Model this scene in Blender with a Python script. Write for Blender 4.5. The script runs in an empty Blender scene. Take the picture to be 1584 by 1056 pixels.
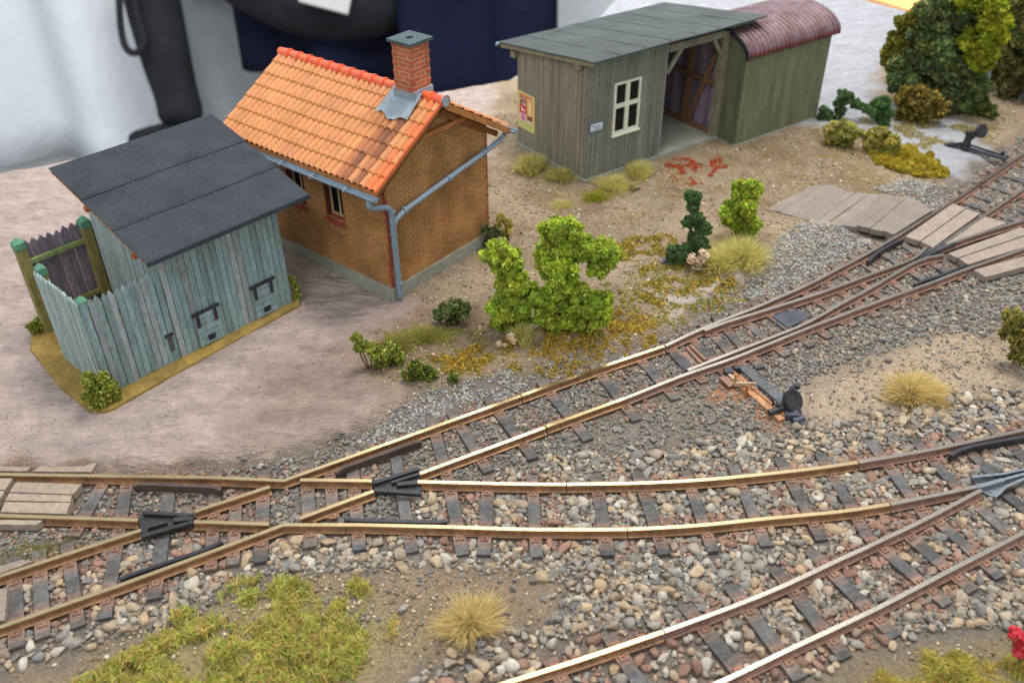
import bpy, math, random
import numpy as np
from mathutils import Vector, Matrix
random.seed(7); rng = np.random.default_rng(11)
R = math.radians
S = bpy.context.scene; COL = S.collection

# ------------------------------------------------------------------ camera, world, lamps, exposure
F = 1418.728; PIT = 0.626270; ROLL = -0.010225; H = 10.0
cp, sp, cr, sr = math.cos(PIT), math.sin(PIT), math.cos(ROLL), math.sin(ROLL)
_rt = np.array([1., 0, 0]); _up = np.array([0, sp, cp]); FW = np.array([0, cp, -sp])
RT = cr*_rt + sr*_up; UP = -sr*_rt + cr*_up; ORI = np.array([0, 0, H])
cd = bpy.data.cameras.new('camera'); cam = bpy.data.objects.new('camera', cd); COL.objects.link(cam)
M = Matrix(((RT[0], UP[0], -FW[0], 0), (RT[1], UP[1], -FW[1], 0), (RT[2], UP[2], -FW[2], H), (0, 0, 0, 1)))
cam.matrix_world = M
cd.sensor_width = 36; cd.lens = F/1584*36; cd.clip_start = .1; cd.clip_end = 600
cd.dof.use_dof = True; cd.dof.focus_distance = 15.5; cd.dof.aperture_fstop = .36
S.camera = cam
W = bpy.data.worlds.new('World'); S.world = W; W.use_nodes = True
W.node_tree.nodes['Background'].inputs[0].default_value = (.86, .93, 1.0, 1)
W.node_tree.nodes['Background'].inputs[1].default_value = .74
def lamp(name, loc, target, size, size_y, power, col):
    l = bpy.data.lights.new(name, 'AREA'); l.shape = 'RECTANGLE'; l.size = size; l.size_y = size_y
    l.energy = power; l.color = col
    o = bpy.data.objects.new(name, l); COL.objects.link(o); o.location = loc
    o.rotation_euler = (Vector(target)-Vector(loc)).to_track_quat('-Z', 'Y').to_euler()
    return o
lamp('hall_and_fill_lamp', (10, 24, 46), (0, 15, 0), 18, 13, 20000, (1, .97, .92))
lamp('hall_and_fill_lamp', (4, 76, 56), (0, 12, 0), 34, 7, 12500, (1, .98, .95))
lamp('hall_and_fill_lamp', (-14, -22, 50), (-2, 14, 0), 24, 24, 10000, (.97, .98, 1))
lamp('hall_and_fill_lamp', (-15, 38, 34), (-15, 108, -16), 50, 14, 40000, (.95, .98, 1))  # added fill lamp, turned away from the rails to brighten the hanging cloths
S.view_settings.view_transform = 'Standard'; S.view_settings.look = 'None'
S.view_settings.exposure = .14; S.view_settings.gamma = 1; S.view_settings.use_curve_mapping = False
S.render.resolution_x = 1024; S.render.resolution_y = 682
try: S.cycles.max_bounces = 6
except Exception: pass

# ------------------------------------------------------------------ survey helpers (photo pixel -> point of the model)
def ray(x, y): return (x-792)/F*RT - (y-528)/F*UP + FW
def at(x, y, z=0.0):
    d = ray(x, y); return ORI + d*((z-H)/d[2])
def deep(x, y, w): return ORI + ray(x, y)*w
def upright(x, y, base, off=0.0):
    """point seen at x,y on the vertical plane through base that faces the viewer's heading"""
    n = np.array([base[0], base[1], 0.]); n /= np.linalg.norm(n); d = ray(x, y)
    return ORI + d*(((base + n*off - ORI) @ n)/(d @ n))
def lin(c):
    c = np.array(c, float)/255.
    return tuple(np.where(c <= .04045, c/12.92, ((c+.055)/1.055)**2.4))

# ------------------------------------------------------------------ materials
MATS = {}
def mat(name, col, rough=.8, metal=0., noise=(8, .25), vec=(1, 1, 1), bump=0., bscale=None, spec=.3, fine=None, col2=None, coat=0., fade=None):
    """base colour x per-face tint x noise; optional second noise layer and bump"""
    if name in MATS: return MATS[name]
    m = bpy.data.materials.new(name); m.use_nodes = True; nt = m.node_tree; N = nt.nodes; L = nt.links
    b = N['Principled BSDF']; b.inputs['Roughness'].default_value = rough; b.inputs['Metallic'].default_value = metal
    b.inputs['Specular IOR Level'].default_value = spec
    if coat: b.inputs['Coat Weight'].default_value = coat
    tc = N.new('ShaderNodeTexCoord'); mp = N.new('ShaderNodeMapping'); mp.inputs['Scale'].default_value = vec
    L.new(tc.outputs['Object'], mp.inputs['Vector'])
    def nz(scale, detail=5., r=.6):
        n = N.new('ShaderNodeTexNoise'); n.inputs['Scale'].default_value = scale; n.inputs['Detail'].default_value = detail
        n.inputs['Roughness'].default_value = r; L.new(mp.outputs[0], n.inputs['Vector']); return n
    n1 = nz(noise[0]); mr = N.new('ShaderNodeMapRange'); mr.inputs['From Min'].default_value = .3; mr.inputs['From Max'].default_value = .7
    mr.inputs['To Min'].default_value = 0; mr.inputs['To Max'].default_value = 1; L.new(n1.outputs['Fac'], mr.inputs['Value'])
    mx = N.new('ShaderNodeMix'); mx.data_type = 'RGBA'
    c1 = tuple(max(0, c*(1-noise[1])) for c in col); c2 = tuple(c*(1+noise[1]) for c in col) if col2 is None else col2
    mx.inputs['A'].default_value = (*c1, 1); mx.inputs['B'].default_value = (*c2, 1); L.new(mr.outputs[0], mx.inputs['Factor'])
    at_ = N.new('ShaderNodeAttribute'); at_.attribute_name = 'tint'
    mu = N.new('ShaderNodeMix'); mu.data_type = 'RGBA'; mu.blend_type = 'MULTIPLY'; mu.inputs['Factor'].default_value = 1
    L.new(mx.outputs['Result'], mu.inputs['A']); L.new(at_.outputs['Color'], mu.inputs['B'])
    out = mu.outputs['Result']
    if fine:
        n2 = nz(fine[0], 3., .7); m2 = N.new('ShaderNodeMapRange'); m2.inputs['From Min'].default_value = .35; m2.inputs['From Max'].default_value = .65
        m2.inputs['To Min'].default_value = 1-fine[1]; m2.inputs['To Max'].default_value = 1+fine[1]; L.new(n2.outputs['Fac'], m2.inputs['Value'])
        m3 = N.new('ShaderNodeMix'); m3.data_type = 'RGBA'; m3.blend_type = 'MULTIPLY'; m3.inputs['Factor'].default_value = 1
        L.new(out, m3.inputs['A']); L.new(m2.outputs[0], m3.inputs['B']); out = m3.outputs['Result']
    L.new(out, b.inputs['Base Color'])
    if bump:
        n3 = nz(bscale or noise[0]*2, 4., .6); bp = N.new('ShaderNodeBump'); bp.inputs['Strength'].default_value = 1; bp.inputs['Distance'].default_value = bump
        L.new(n3.outputs['Fac'], bp.inputs['Height']); L.new(bp.outputs[0], b.inputs['Normal'])
    MATS[name] = m; return m
wood_z = (9, 9, .7)
m_teal = mat('teal_painted_boards', lin((144, 155, 155)), .85, noise=(1.6, .2), vec=(6, 6, 1.2), fine=(9, .22), bump=.012, bscale=5)
m_greenpost = mat('green_brown_post', lin((136, 126, 76)), .85, noise=(2, .3), vec=(5, 5, 1), fine=(8, .2), bump=.01)
m_greycap = mat('green_paint', lin((92, 138, 112)), .8, noise=(5, .2), fine=(12, .2))
m_felt = mat('dark_roofing_felt', lin((56, 60, 65)), .9, noise=(1.6, .22), fine=(28, .22), bump=.008, bscale=40, spec=.25)
m_felt2 = mat('grey_roofing_felt', lin((74, 79, 78)), .9, noise=(1.2, .22), fine=(24, .16), bump=.006, bscale=30)
m_dark = mat('dark_line', (.018, .018, .02), .8, noise=(5, .2))
m_shelter = mat('weathered_green_boards', lin((124, 124, 112)), .85, noise=(1.2, .22), vec=(4, 4, .8), fine=(6, .2), bump=.008, bscale=8)
m_beam = mat('grey_green_timber', lin((120, 118, 98)), .85, noise=(2, .25), fine=(9, .18), bump=.008)
m_brownwood = mat('brown_timber', lin((126, 92, 66)), .8, noise=(2, .25), vec=(3, 3, 1), fine=(9, .2), bump=.008)
m_rafter = mat('orange_brown_timber', lin((170, 112, 62)), .7, noise=(3, .2), fine=(10, .15), bump=.006)
m_purple = mat('unpainted_purple_boards', lin((132, 120, 130)), .85, noise=(2.2, .3), vec=(5, 5, 1), fine=(9, .3), bump=.01)
m_concrete = mat('concrete', lin((150, 150, 136)), .9, noise=(3, .14), fine=(16, .14), bump=.008, bscale=20)
m_tile = mat('orange_clay_tile', lin((196, 130, 80)), .62, noise=(2.2, .12), fine=(9, .1), bump=.006, bscale=14, spec=.4)
m_ridge = mat('glossy_red_ridge_tile', lin((224, 102, 64)), .3, noise=(4, .14), fine=(14, .12), bump=.006, bscale=16, spec=.5)
m_lead = mat('lead_sheet', lin((148, 160, 168)), .5, metal=.25, noise=(5, .2), bump=.02, bscale=6)
m_zinc = mat('blue_grey_zinc', lin((132, 150, 164)), .42, metal=.15, noise=(4, .12), fine=(14, .1), spec=.5)
m_redpaint = mat('flaking_red_paint', lin((158, 72, 58)), .7, noise=(6, .35), fine=(16, .2))
m_cap = mat('slate_green_cap', lin((62, 80, 84)), .6, noise=(5, .12))
m_frame = mat('cream_window_paint', lin((214, 214, 192)), .6, noise=(6, .06))
m_frame2 = mat('old_cream_paint', lin((196, 172, 136)), .6, noise=(6, .15))
m_glass = mat('dark_glass', (.008, .009, .01), .3, noise=(3, .3), spec=.15)
m_reveal = mat('dark_brown_reveal', lin((92, 48, 28)), .8, noise=(5, .25))
m_corr = mat('red_corrugated_iron', lin((100, 70, 70)), .5, metal=.2, noise=(2.4, .3), col2=lin((116, 102, 106)), fine=(9, .25), bump=.005, spec=.5)
m_blackiron = mat('black_iron', (.02, .021, .024), .5, noise=(7, .4), spec=.5, bump=.006)
m_brass = mat('brass_rail_top', (.66, .5, .28), .27, metal=1., noise=(1.2, .1), fine=(22, .12))
m_steel = mat('steel_rail_top', (.33, .3, .26), .34, metal=1., noise=(1.2, .15), fine=(22, .2))
m_silver = mat('bright_cast_metal', (.36, .38, .41), .28, metal=1., noise=(5, .12), bump=.01)
m_rustbrass = mat('brassy_rail_side', lin((150, 114, 82)), .55, metal=.35, noise=(3, .25), fine=(13, .25))
m_rust = mat('rust_brown', lin((140, 108, 92)), .85, noise=(3, .2), fine=(16, .25), bump=.008, bscale=20)
m_sleeper = mat('tarred_sleeper', (1, 1, 1), .85, noise=(3, .22), fine=(14, .25), bump=.012, bscale=12)
m_check = mat('blackened_check_rail', lin((52, 52, 58)), .4, metal=.3, noise=(3, .3), spec=.5)
m_brownrail = mat('dark_brown_rail', lin((84, 70, 64)), .6, metal=.2, noise=(3, .3))
m_plank = mat('pale_weathered_plank', lin((136, 124, 114)), .88, noise=(2, .13), vec=(1, 1, 1), fine=(15, .16), bump=.012, bscale=10)
m_stone = mat('pebble', (1, 1, 1), .85, noise=(7, .2), fine=(26, .18), bump=.008, bscale=22, spec=.35)
m_leaf = mat('foliage', (1, 1, 1), .7, noise=(5, .18), spec=.25)
m_core = mat('foliage_core', (1, 1, 1), .9, noise=(7, .3), bump=.05, bscale=12, spec=.1)
m_fibre = mat('grass_fibre', (1, 1, 1), .8, noise=(4, .15), spec=.2)
m_paint = mat('printed_paper', (1, 1, 1), .6, noise=(9, .06))
m_cloth_w = mat('white_cloth', lin((228, 230, 232)), .9, noise=(.08, .05), bump=.2, bscale=.6)
m_cloth_g = mat('grey_cloth', lin((150, 152, 154)), .9, noise=(.08, .12), bump=.2, bscale=.6)
m_navy = mat('navy_cloth', lin((24, 26, 46)), .9, noise=(.1, .25), bump=.2, bscale=.8, spec=.1)
m_black = mat('black_fabric', lin((38, 37, 41)), .85, noise=(.3, .25), bump=.25, bscale=.9, spec=.15)
m_floor = mat('hall_floor', lin((150, 150, 150)), .8, noise=(.3, .1))
m_skin = mat('skin', lin((200, 150, 125)), .6, noise=(1, .05))
m_orange = mat('orange_layout_edge', lin((228, 168, 108)), .7, noise=(.5, .15))
# leaves let some light through
for _m, _k in ((m_leaf, .38), (m_fibre, .5)):
    _nt = _m.node_tree; _p = _nt.nodes['Principled BSDF']; _src = _p.inputs['Base Color'].links[0].from_socket
    _t = _nt.nodes.new('ShaderNodeBsdfTranslucent'); _nt.links.new(_src, _t.inputs[0]); _x = _nt.nodes.new('ShaderNodeMixShader'); _x.inputs[0].default_value = _k
    _nt.links.new(_p.outputs[0], _x.inputs[1]); _nt.links.new(_t.outputs[0], _x.inputs[2]); _nt.links.new(_x.outputs[0], _nt.nodes['Material Output'].inputs[0])
# brick
def brick_mat(name, c1, c2, mortar, bw=.17, bh=.056, ms=.006):
    m = bpy.data.materials.new(name); m.use_nodes = True; nt = m.node_tree; N = nt.nodes; L = nt.links
    b = N['Principled BSDF']; b.inputs['Roughness'].default_value = .85; b.inputs['Specular IOR Level'].default_value = .25
    uv = N.new('ShaderNodeUVMap'); uv.uv_map = 'UVMap'
    br = N.new('ShaderNodeTexBrick'); L.new(uv.outputs[0], br.inputs['Vector'])
    br.inputs['Color1'].default_value = (*c1, 1); br.inputs['Color2'].default_value = (*c2, 1); br.inputs['Mortar'].default_value = (*mortar, 1)
    br.inputs['Scale'].default_value = 1; br.inputs['Mortar Size'].default_value = ms; br.inputs['Mortar Smooth'].default_value = .3
    br.inputs['Brick Width'].default_value = bw; br.inputs['Row Height'].default_value = bh; br.inputs['Bias'].default_value = -.1
    tc = N.new('ShaderNodeTexCoord'); n = N.new('ShaderNodeTexNoise'); n.inputs['Scale'].default_value = 1.6; n.inputs['Detail'].default_value = 5
    L.new(tc.outputs['Object'], n.inputs['Vector'])
    r = N.new('ShaderNodeValToRGB'); r.color_ramp.elements[0].position = .3; r.color_ramp.elements[0].color = (.62, .58, .5, 1)
    r.color_ramp.elements[1].position = .72; r.color_ramp.elements[1].color = (1.2, 1.12, 1.0, 1); L.new(n.outputs['Fac'], r.inputs[0])
    mu = N.new('ShaderNodeMix'); mu.data_type = 'RGBA'; mu.blend_type = 'MULTIPLY'; mu.inputs['Factor'].default_value = 1
    L.new(br.outputs['Color'], mu.inputs['A']); L.new(r.outputs[0], mu.inputs['B'])
    # flaked patches of red paint
    mp = N.new('ShaderNodeMapping'); mp.inputs['Scale'].default_value = (1, 1, .6); L.new(tc.outputs['Object'], mp.inputs[0])
    n2 = N.new('ShaderNodeTexNoise'); n2.inputs['Scale'].default_value = 2.1; n2.inputs['Detail'].default_value = 7; n2.inputs['Roughness'].default_value = .7
    L.new(mp.outputs[0], n2.inputs['Vector'])
    r2 = N.new('ShaderNodeValToRGB'); r2.color_ramp.elements[0].position = .6; r2.color_ramp.elements[0].color = (0, 0, 0, 1)
    r2.color_ramp.elements[1].position = .7; r2.color_ramp.elements[1].color = (.55, .55, .55, 1); L.new(n2.outputs['Fac'], r2.inputs[0])
    mx = N.new('ShaderNodeMix'); mx.data_type = 'RGBA'; L.new(r2.outputs[0], mx.inputs['Factor']); L.new(mu.outputs['Result'], mx.inputs['A'])
    mx.inputs['B'].default_value = (*lin((168, 78, 44)), 1)
    at_ = N.new('ShaderNodeAttribute'); at_.attribute_name = 'tint'
    m4 = N.new('ShaderNodeMix'); m4.data_type = 'RGBA'; m4.blend_type = 'MULTIPLY'; m4.inputs['Factor'].default_value = 1
    L.new(mx.outputs['Result'], m4.inputs['A']); L.new(at_.outputs['Color'], m4.inputs['B'])
    L.new(m4.outputs['Result'], b.inputs['Base Color'])
    bp = N.new('ShaderNodeBump'); bp.invert = True; bp.inputs['Distance'].default_value = .012; L.new(br.outputs['Fac'], bp.inputs['Height']); L.new(bp.outputs[0], b.inputs['Normal'])
    return m
m_brick = brick_mat('olive_brown_brick', lin((168, 120, 78)), lin((152, 108, 70)), lin((204, 170, 114)), bw=.24, bh=.064, ms=.0085)
m_brick_red = brick_mat('red_chimney_brick', lin((182, 100, 80)), lin((166, 90, 70)), lin((190, 164, 120)), bw=.24, bh=.085, ms=.011)

# ------------------------------------------------------------------ object helpers
def tag(o, label, cat, group=None, kind=None):
    if label: o['label'] = label
    if cat: o['category'] = cat
    if group: o['group'] = group
    if kind: o['kind'] = kind
    return o
def thing(name, label, cat, loc=(0, 0, 0), rz=0., group=None):
    o = bpy.data.objects.new(name, None); o.empty_display_size = .2; COL.objects.link(o)
    o.location = loc; o.rotation_euler = (0, 0, rz); return tag(o, label, cat, group)
class MB:
    """collects faces (in the local frame of origin 'off') into ONE mesh"""
    def __init__(s, off=None, rz=0.):
        s.v = []; s.f = []; s.t = []; s.m = []; s.n = 0
        s.off = np.zeros(3) if off is None else np.array(off, float); s.rz = rz
    def add(s, vs, fs, tint=(1, 1, 1), mi=0):
        vs = np.asarray(vs, float).reshape(-1, 3)
        for f in fs: s.f.append([i+s.n for i in f]); s.t.append(tint); s.m.append(mi)
        s.v.append(vs); s.n += len(vs)
    def box(s, x0, x1, y0, y1, z0, z1, tint=(1, 1, 1), mi=0):
        s.add([(x0, y0, z0), (x1, y0, z0), (x1, y1, z0), (x0, y1, z0), (x0, y0, z1), (x1, y0, z1), (x1, y1, z1), (x0, y1, z1)],
              [(0, 3, 2, 1), (4, 5, 6, 7), (0, 1, 5, 4), (1, 2, 6, 5), (2, 3, 7, 6), (3, 0, 4, 7)], tint, mi)
    def hexa(s, a, tint=(1, 1, 1), mi=0):
        s.add(a, [(0, 3, 2, 1), (4, 5, 6, 7), (0, 1, 5, 4), (1, 2, 6, 5), (2, 3, 7, 6), (3, 0, 4, 7)], tint, mi)
    def prism(s, poly, z0, z1, tint=(1, 1, 1), mi=0, top=None):
        """poly: list of (x,y); z1 may be list"""
        n = len(poly); zz = z1 if hasattr(z1, '__len__') else [z1]*n
        b = [(p[0], p[1], z0) for p in poly]; t = [(p[0], p[1], z) for p, z in zip(poly, zz)]
        s.add(b+t, [tuple(range(n-1, -1, -1)), tuple(range(n, 2*n))]+[(i, (i+1) % n, n+(i+1) % n, n+i) for i in range(n)], tint, mi)
    def beam(s, a, b, w, h, tint=(1, 1, 1), mi=0, up=(0, 0, 1)):
        a = np.array(a, float); b = np.array(b, float); d = b-a; d /= np.linalg.norm(d)
        u = np.array(up, float); sx = np.cross(d, u); sx /= np.linalg.norm(sx); u = np.cross(sx, d)
        q = [a-sx*w/2-u*h/2, a+sx*w/2-u*h/2, b+sx*w/2-u*h/2, b-sx*w/2-u*h/2]
        s.hexa(q+[p+u*h for p in q], tint, mi)
    def tube(s, pts, r, n=10, tint=(1, 1, 1), mi=0, caps=True):
        pts = [np.array(p, float) for p in pts]; rr = list(np.interp(np.linspace(0, 1, len(pts)), np.linspace(0, 1, len(r)), r)) if hasattr(r, '__len__') else [r]*len(pts)
        vs = []; prev = None
        for i, p in enumerate(pts):
            d = pts[min(i+1, len(pts)-1)]-pts[max(i-1, 0)]; d = d/(np.linalg.norm(d)+1e-9)
            if prev is None: prev = np.array([0, 0, 1.]) if abs(d[2]) < .9 else np.array([1., 0, 0])
            u = prev-d*(prev@d); u /= np.linalg.norm(u); w = np.cross(d, u); prev = u
            for k in range(n):
                a = 2*math.pi*k/n; vs.append(p+(u*math.cos(a)+w*math.sin(a))*rr[i])
        fs = [(i*n+k, i*n+(k+1) % n, (i+1)*n+(k+1) % n, (i+1)*n+k) for i in range(len(pts)-1) for k in range(n)]
        if caps: fs += [tuple(range(n-1, -1, -1)), tuple((len(pts)-1)*n+k for k in range(n))]
        s.add(vs, fs, tint, mi)
    def disc(s, c, nrm, r, th, n=20, tint=(1, 1, 1), mi=0):
        c = np.array(c, float); nrm = np.array(nrm, float); nrm /= np.linalg.norm(nrm)
        s.tube([c-nrm*th/2, c+nrm*th/2], r, n, tint, mi)
    def build(s, name, m, parent=None, smooth=False, uv=False):
        V = np.concatenate(s.v) if s.v else np.zeros((0, 3))
        V = V-s.off
        if s.rz:
            c, q = math.cos(-s.rz), math.sin(-s.rz); V = np.stack([V[:, 0]*c-V[:, 1]*q, V[:, 0]*q+V[:, 1]*c, V[:, 2]], 1)
        me = bpy.data.meshes.new(name); me.from_pydata(V.tolist(), [], s.f)
        for mm in (m if isinstance(m, (list, tuple)) else [m]): me.materials.append(mm)
        me.polygons.foreach_set('material_index', s.m)
        a = me.attributes.new('tint', 'FLOAT_COLOR', 'FACE')
        t = np.ones((len(s.f), 4), np.float32); t[:, :3] = np.array(s.t, np.float32)[:, :3]; a.data.foreach_set('color', t.ravel())
        if smooth: me.polygons.foreach_set('use_smooth', [True]*len(s.f))
        me.update()
        if uv:
            ul = me.uv_layers.new(name='UVMap'); dat = ul.data
            for p in me.polygons:
                nx, ny, nz = abs(p.normal.x), abs(p.normal.y), abs(p.normal.z)
                for li in p.loop_indices:
                    c = me.vertices[me.loops[li].vertex_index].co
                    dat[li].uv = (c.x, c.z) if (ny >= nx and ny > nz) else ((c.y, c.z) if nx > nz else (c.x, c.y))
        o = bpy.data.objects.new(name, me); COL.objects.link(o)
        if parent: o.parent = parent
        return o
def big_mesh(name, V, Fc, tint, m, smooth=True, parent=None):
    """numpy verts, equal sized faces, per-face tint"""
    me = bpy.data.meshes.new(name); k = Fc.shape[1]; nf = len(Fc)
    me.vertices.add(len(V)); me.vertices.foreach_set('co', V.astype(np.float32).ravel())
    me.loops.add(nf*k); me.loops.foreach_set('vertex_index', Fc.astype(np.int32).ravel())
    me.polygons.add(nf); me.polygons.foreach_set('loop_start', np.arange(0, nf*k, k, dtype=np.int32))
    me.polygons.foreach_set('loop_total', np.full(nf, k, np.int32))
    me.polygons.foreach_set('use_smooth', np.full(nf, smooth))
    me.update(calc_edges=True); me.materials.append(m)
    a = me.attributes.new('tint', 'FLOAT_COLOR', 'FACE'); t = np.ones((nf, 4), np.float32); t[:, :3] = tint; a.data.foreach_set('color', t.ravel())
    me.validate()
    o = bpy.data.objects.new(name, me); COL.objects.link(o)
    if parent: o.parent = parent
    return o
def ico(sub):
    import bmesh
    bm = bmesh.new(); bmesh.ops.create_icosphere(bm, subdivisions=sub, radius=1)
    V = np.array([v.co[:] for v in bm.verts]); Fc = np.array([[v.index for v in f.verts] for f in bm.faces]); bm.free(); return V, Fc
ICO = {k: ico(k) for k in (1, 2, 3)}
def rotmats(n):
    q = rng.normal(size=(n, 4)); q /= np.linalg.norm(q, axis=1)[:, None]; w, x, y, z = q.T
    return np.stack([1-2*(y*y+z*z), 2*(x*y-z*w), 2*(x*z+y*w), 2*(x*y+z*w), 1-2*(x*x+z*z), 2*(y*z-x*w), 2*(x*z-y*w), 2*(y*z+x*w), 1-2*(x*x+y*y)], 1).reshape(n, 3, 3)
def stones(name, pos, rad, cols, sub, label, cat, flat=(.5, .95), jit=.10, smooth=True):
    V0, F0 = ICO[sub]; n = len(pos); nv = len(V0)
    sc = np.stack([rng.uniform(.95, 1.55, n), rng.uniform(.8, 1.15, n), rng.uniform(*flat, n)], 1)
    P = V0[None]*(1+rng.uniform(-jit, jit, (n, nv, 1)))
    # knock off some corners so that pebbles are not eggs
    for _ in range(9):
        d = rng.normal(size=(n, 3)); d /= np.linalg.norm(d, axis=1)[:, None]
        h = rng.uniform(.40, .80, n)[:, None]; t = np.einsum('nvi,ni->nv', P, d); ex = np.maximum(t-h, 0)
        P = P - ex[:, :, None]*d[:, None, :]
    P = P*sc[:, None, :]*rad[:, None, None]*1.18
    th = rng.uniform(0, 2*np.pi, n); ti = rng.normal(0, .35, (n, 2))
    Rz = np.zeros((n, 3, 3)); Rz[:, 0, 0] = np.cos(th); Rz[:, 0, 1] = -np.sin(th); Rz[:, 1, 0] = np.sin(th); Rz[:, 1, 1] = np.cos(th); Rz[:, 2, 2] = 1
    Rx = np.zeros((n, 3, 3)); Rx[:, 0, 0] = 1; Rx[:, 1, 1] = np.cos(ti[:, 0]); Rx[:, 1, 2] = -np.sin(ti[:, 0]); Rx[:, 2, 1] = np.sin(ti[:, 0]); Rx[:, 2, 2] = np.cos(ti[:, 0])
    P = np.einsum('nij,nvj->nvi', Rz@Rx, P)+pos[:, None, :]
    Fc = (F0[None]+(np.arange(n)*nv)[:, None, None]).reshape(-1, 3)
    tint = np.repeat(cols, len(F0), 0)
    o = big_mesh(name, P.reshape(-1, 3), Fc, tint, m_stone, smooth=smooth); return tag(o, label, cat, kind='stuff')

# ------------------------------------------------------------------ polygons measured on the photo, as ground outlines
def gp(pts, z=0.): return np.array([at(x, y, z)[:2] for x, y in pts])
def sdist(P, poly):
    """signed distance, + inside"""
    d = np.full(len(P), 1e9); ins = np.zeros(len(P), bool); n = len(poly)
    for i in range(n):
        a = poly[i]; b = poly[(i+1) % n]; e = b-a; L2 = e@e+1e-12
        t = np.clip(((P-a)@e)/L2, 0, 1); q = a+t[:, None]*e; d = np.minimum(d, np.hypot(*(P-q).T))
        c = ((a[1] > P[:, 1]) != (b[1] > P[:, 1])); x = (b[0]-a[0])*(P[:, 1]-a[1])/(b[1]-a[1]+1e-12)+a[0]; ins ^= c & (P[:, 0] < x)
    return np.where(ins, d, -d)
def vnoise(P, sc, seed=0):
    g = np.random.default_rng(seed).random((64, 64)); q = P*sc+1000.3; i = np.floor(q).astype(int); f = q-i; f = f*f*(3-2*f)
    a = g[i[:, 0] % 64, i[:, 1] % 64]; b = g[(i[:, 0]+1) % 64, i[:, 1] % 64]; c = g[i[:, 0] % 64, (i[:, 1]+1) % 64]; d = g[(i[:, 0]+1) % 64, (i[:, 1]+1) % 64]
    return (a*(1-f[:, 0])+b*f[:, 0])*(1-f[:, 1])+(c*(1-f[:, 0])+d*f[:, 0])*f[:, 1]
def fbm(P, sc, seed=0, o=4):
    return sum(vnoise(P, sc*2**k, seed+k)*.5**k for k in range(o))/sum(.5**k for k in range(o))
def sm(x, w): return np.clip(x/w+.5, 0, 1)

LOW = gp([(-400, 728), (0, 724), (180, 722), (340, 706), (470, 690), (560, 656), (650, 605), (760, 580), (880, 556), (980, 530), (1060, 490), (1140, 445), (1230, 395), (1300, 355), (1380, 330), (1440, 300), (1500, 262), (1584, 205), (1760, 120), (2300, 500), (2100, 1500), (-600, 1500)])
PLAST = gp([(-500, 735), (0, 716), (150, 716), (340, 703), (470, 688), (560, 650), (630, 605), (560, 572), (545, 540), (600, 505), (640, 470), (612, 455), (440, 380), (440, 300), (760, 240), (765, 100), (300, 100), (-500, 230)])
GREY = gp([(1262, 195), (1340, 200), (1400, 235), (1445, 262), (1480, 285), (1530, 235), (1500, 190), (1420, 175), (1352, 150), (1370, 80), (1480, 40), (1600, -40), (1300, -90), (860, -90), (760, 40), (760, 120), (900, 110), (1150, 120), (1230, 190)])
SAND = gp([(1215, 610), (1290, 560), (1380, 530), (1450, 505), (1584, 505), (1700, 500), (1700, 590), (1584, 590), (1470, 610), (1370, 640), (1280, 650), (1225, 640)])
FORE = gp([(600, 1100), (640, 1010), (720, 985), (850, 950), (880, 890), (760, 872), (640, 868), (540, 872), (420, 890), (330, 925), (240, 960), (130, 1010), (0, 1040), (-60, 1100)])
FORE2 = gp([(1230, 1100), (1340, 1010), (1450, 985), (1584, 965), (1750, 950), (1750, 1150)])
LIGHTB = gp([(545, 675), (640, 610), (760, 575), (900, 545), (1020, 520), (1010, 540), (860, 590), (700, 640), (600, 680)])
LIGHTB2 = gp([(1190, 385), (1230, 350), (1330, 330), (1400, 355), (1370, 375), (1260, 430), (1180, 462), (1150, 440)])
LIGHTB3 = gp([(1330, 300), (1400, 275), (1480, 290), (1500, 290), (1450, 325), (1400, 335)])
COARSE = [gp(p) for p in (
    [(745, 757), (790, 720), (830, 695), (930, 690), (1020, 693), (1110, 672), (1210, 660), (1310, 642), (1400, 622), (1584, 590), (1750, 570), (1750, 700), (1584, 700), (1450, 730), (1300, 765), (1120, 790), (930, 800), (740, 800)],
    [(640, 745), (1000, 745), (1584, 660), (1750, 660), (1750, 930), (1584, 955), (1480, 965), (1340, 985), (1230, 1056), (1230, 1200), (560, 1200), (640, 1045), (700, 1000), (860, 955), (885, 895), (770, 866), (540, 866), (400, 885), (320, 915), (240, 950), (130, 1000), (0, 1022), (-200, 1060), (-200, 905), (0, 905), (200, 835), (330, 820), (440, 812), (640, 812)])]
SOILY = gp([(1215, 960), (1330, 890), (1400, 850), (1440, 880), (1400, 930), (1290, 985)])
PZ = [gp([(x/6.6+1180, y/6.6+260) for x, y in [(30, 415), (1335, 690), (1740, 425), (1490, 285), (1085, 262), (740, 170), (490, 178)]])]
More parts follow.
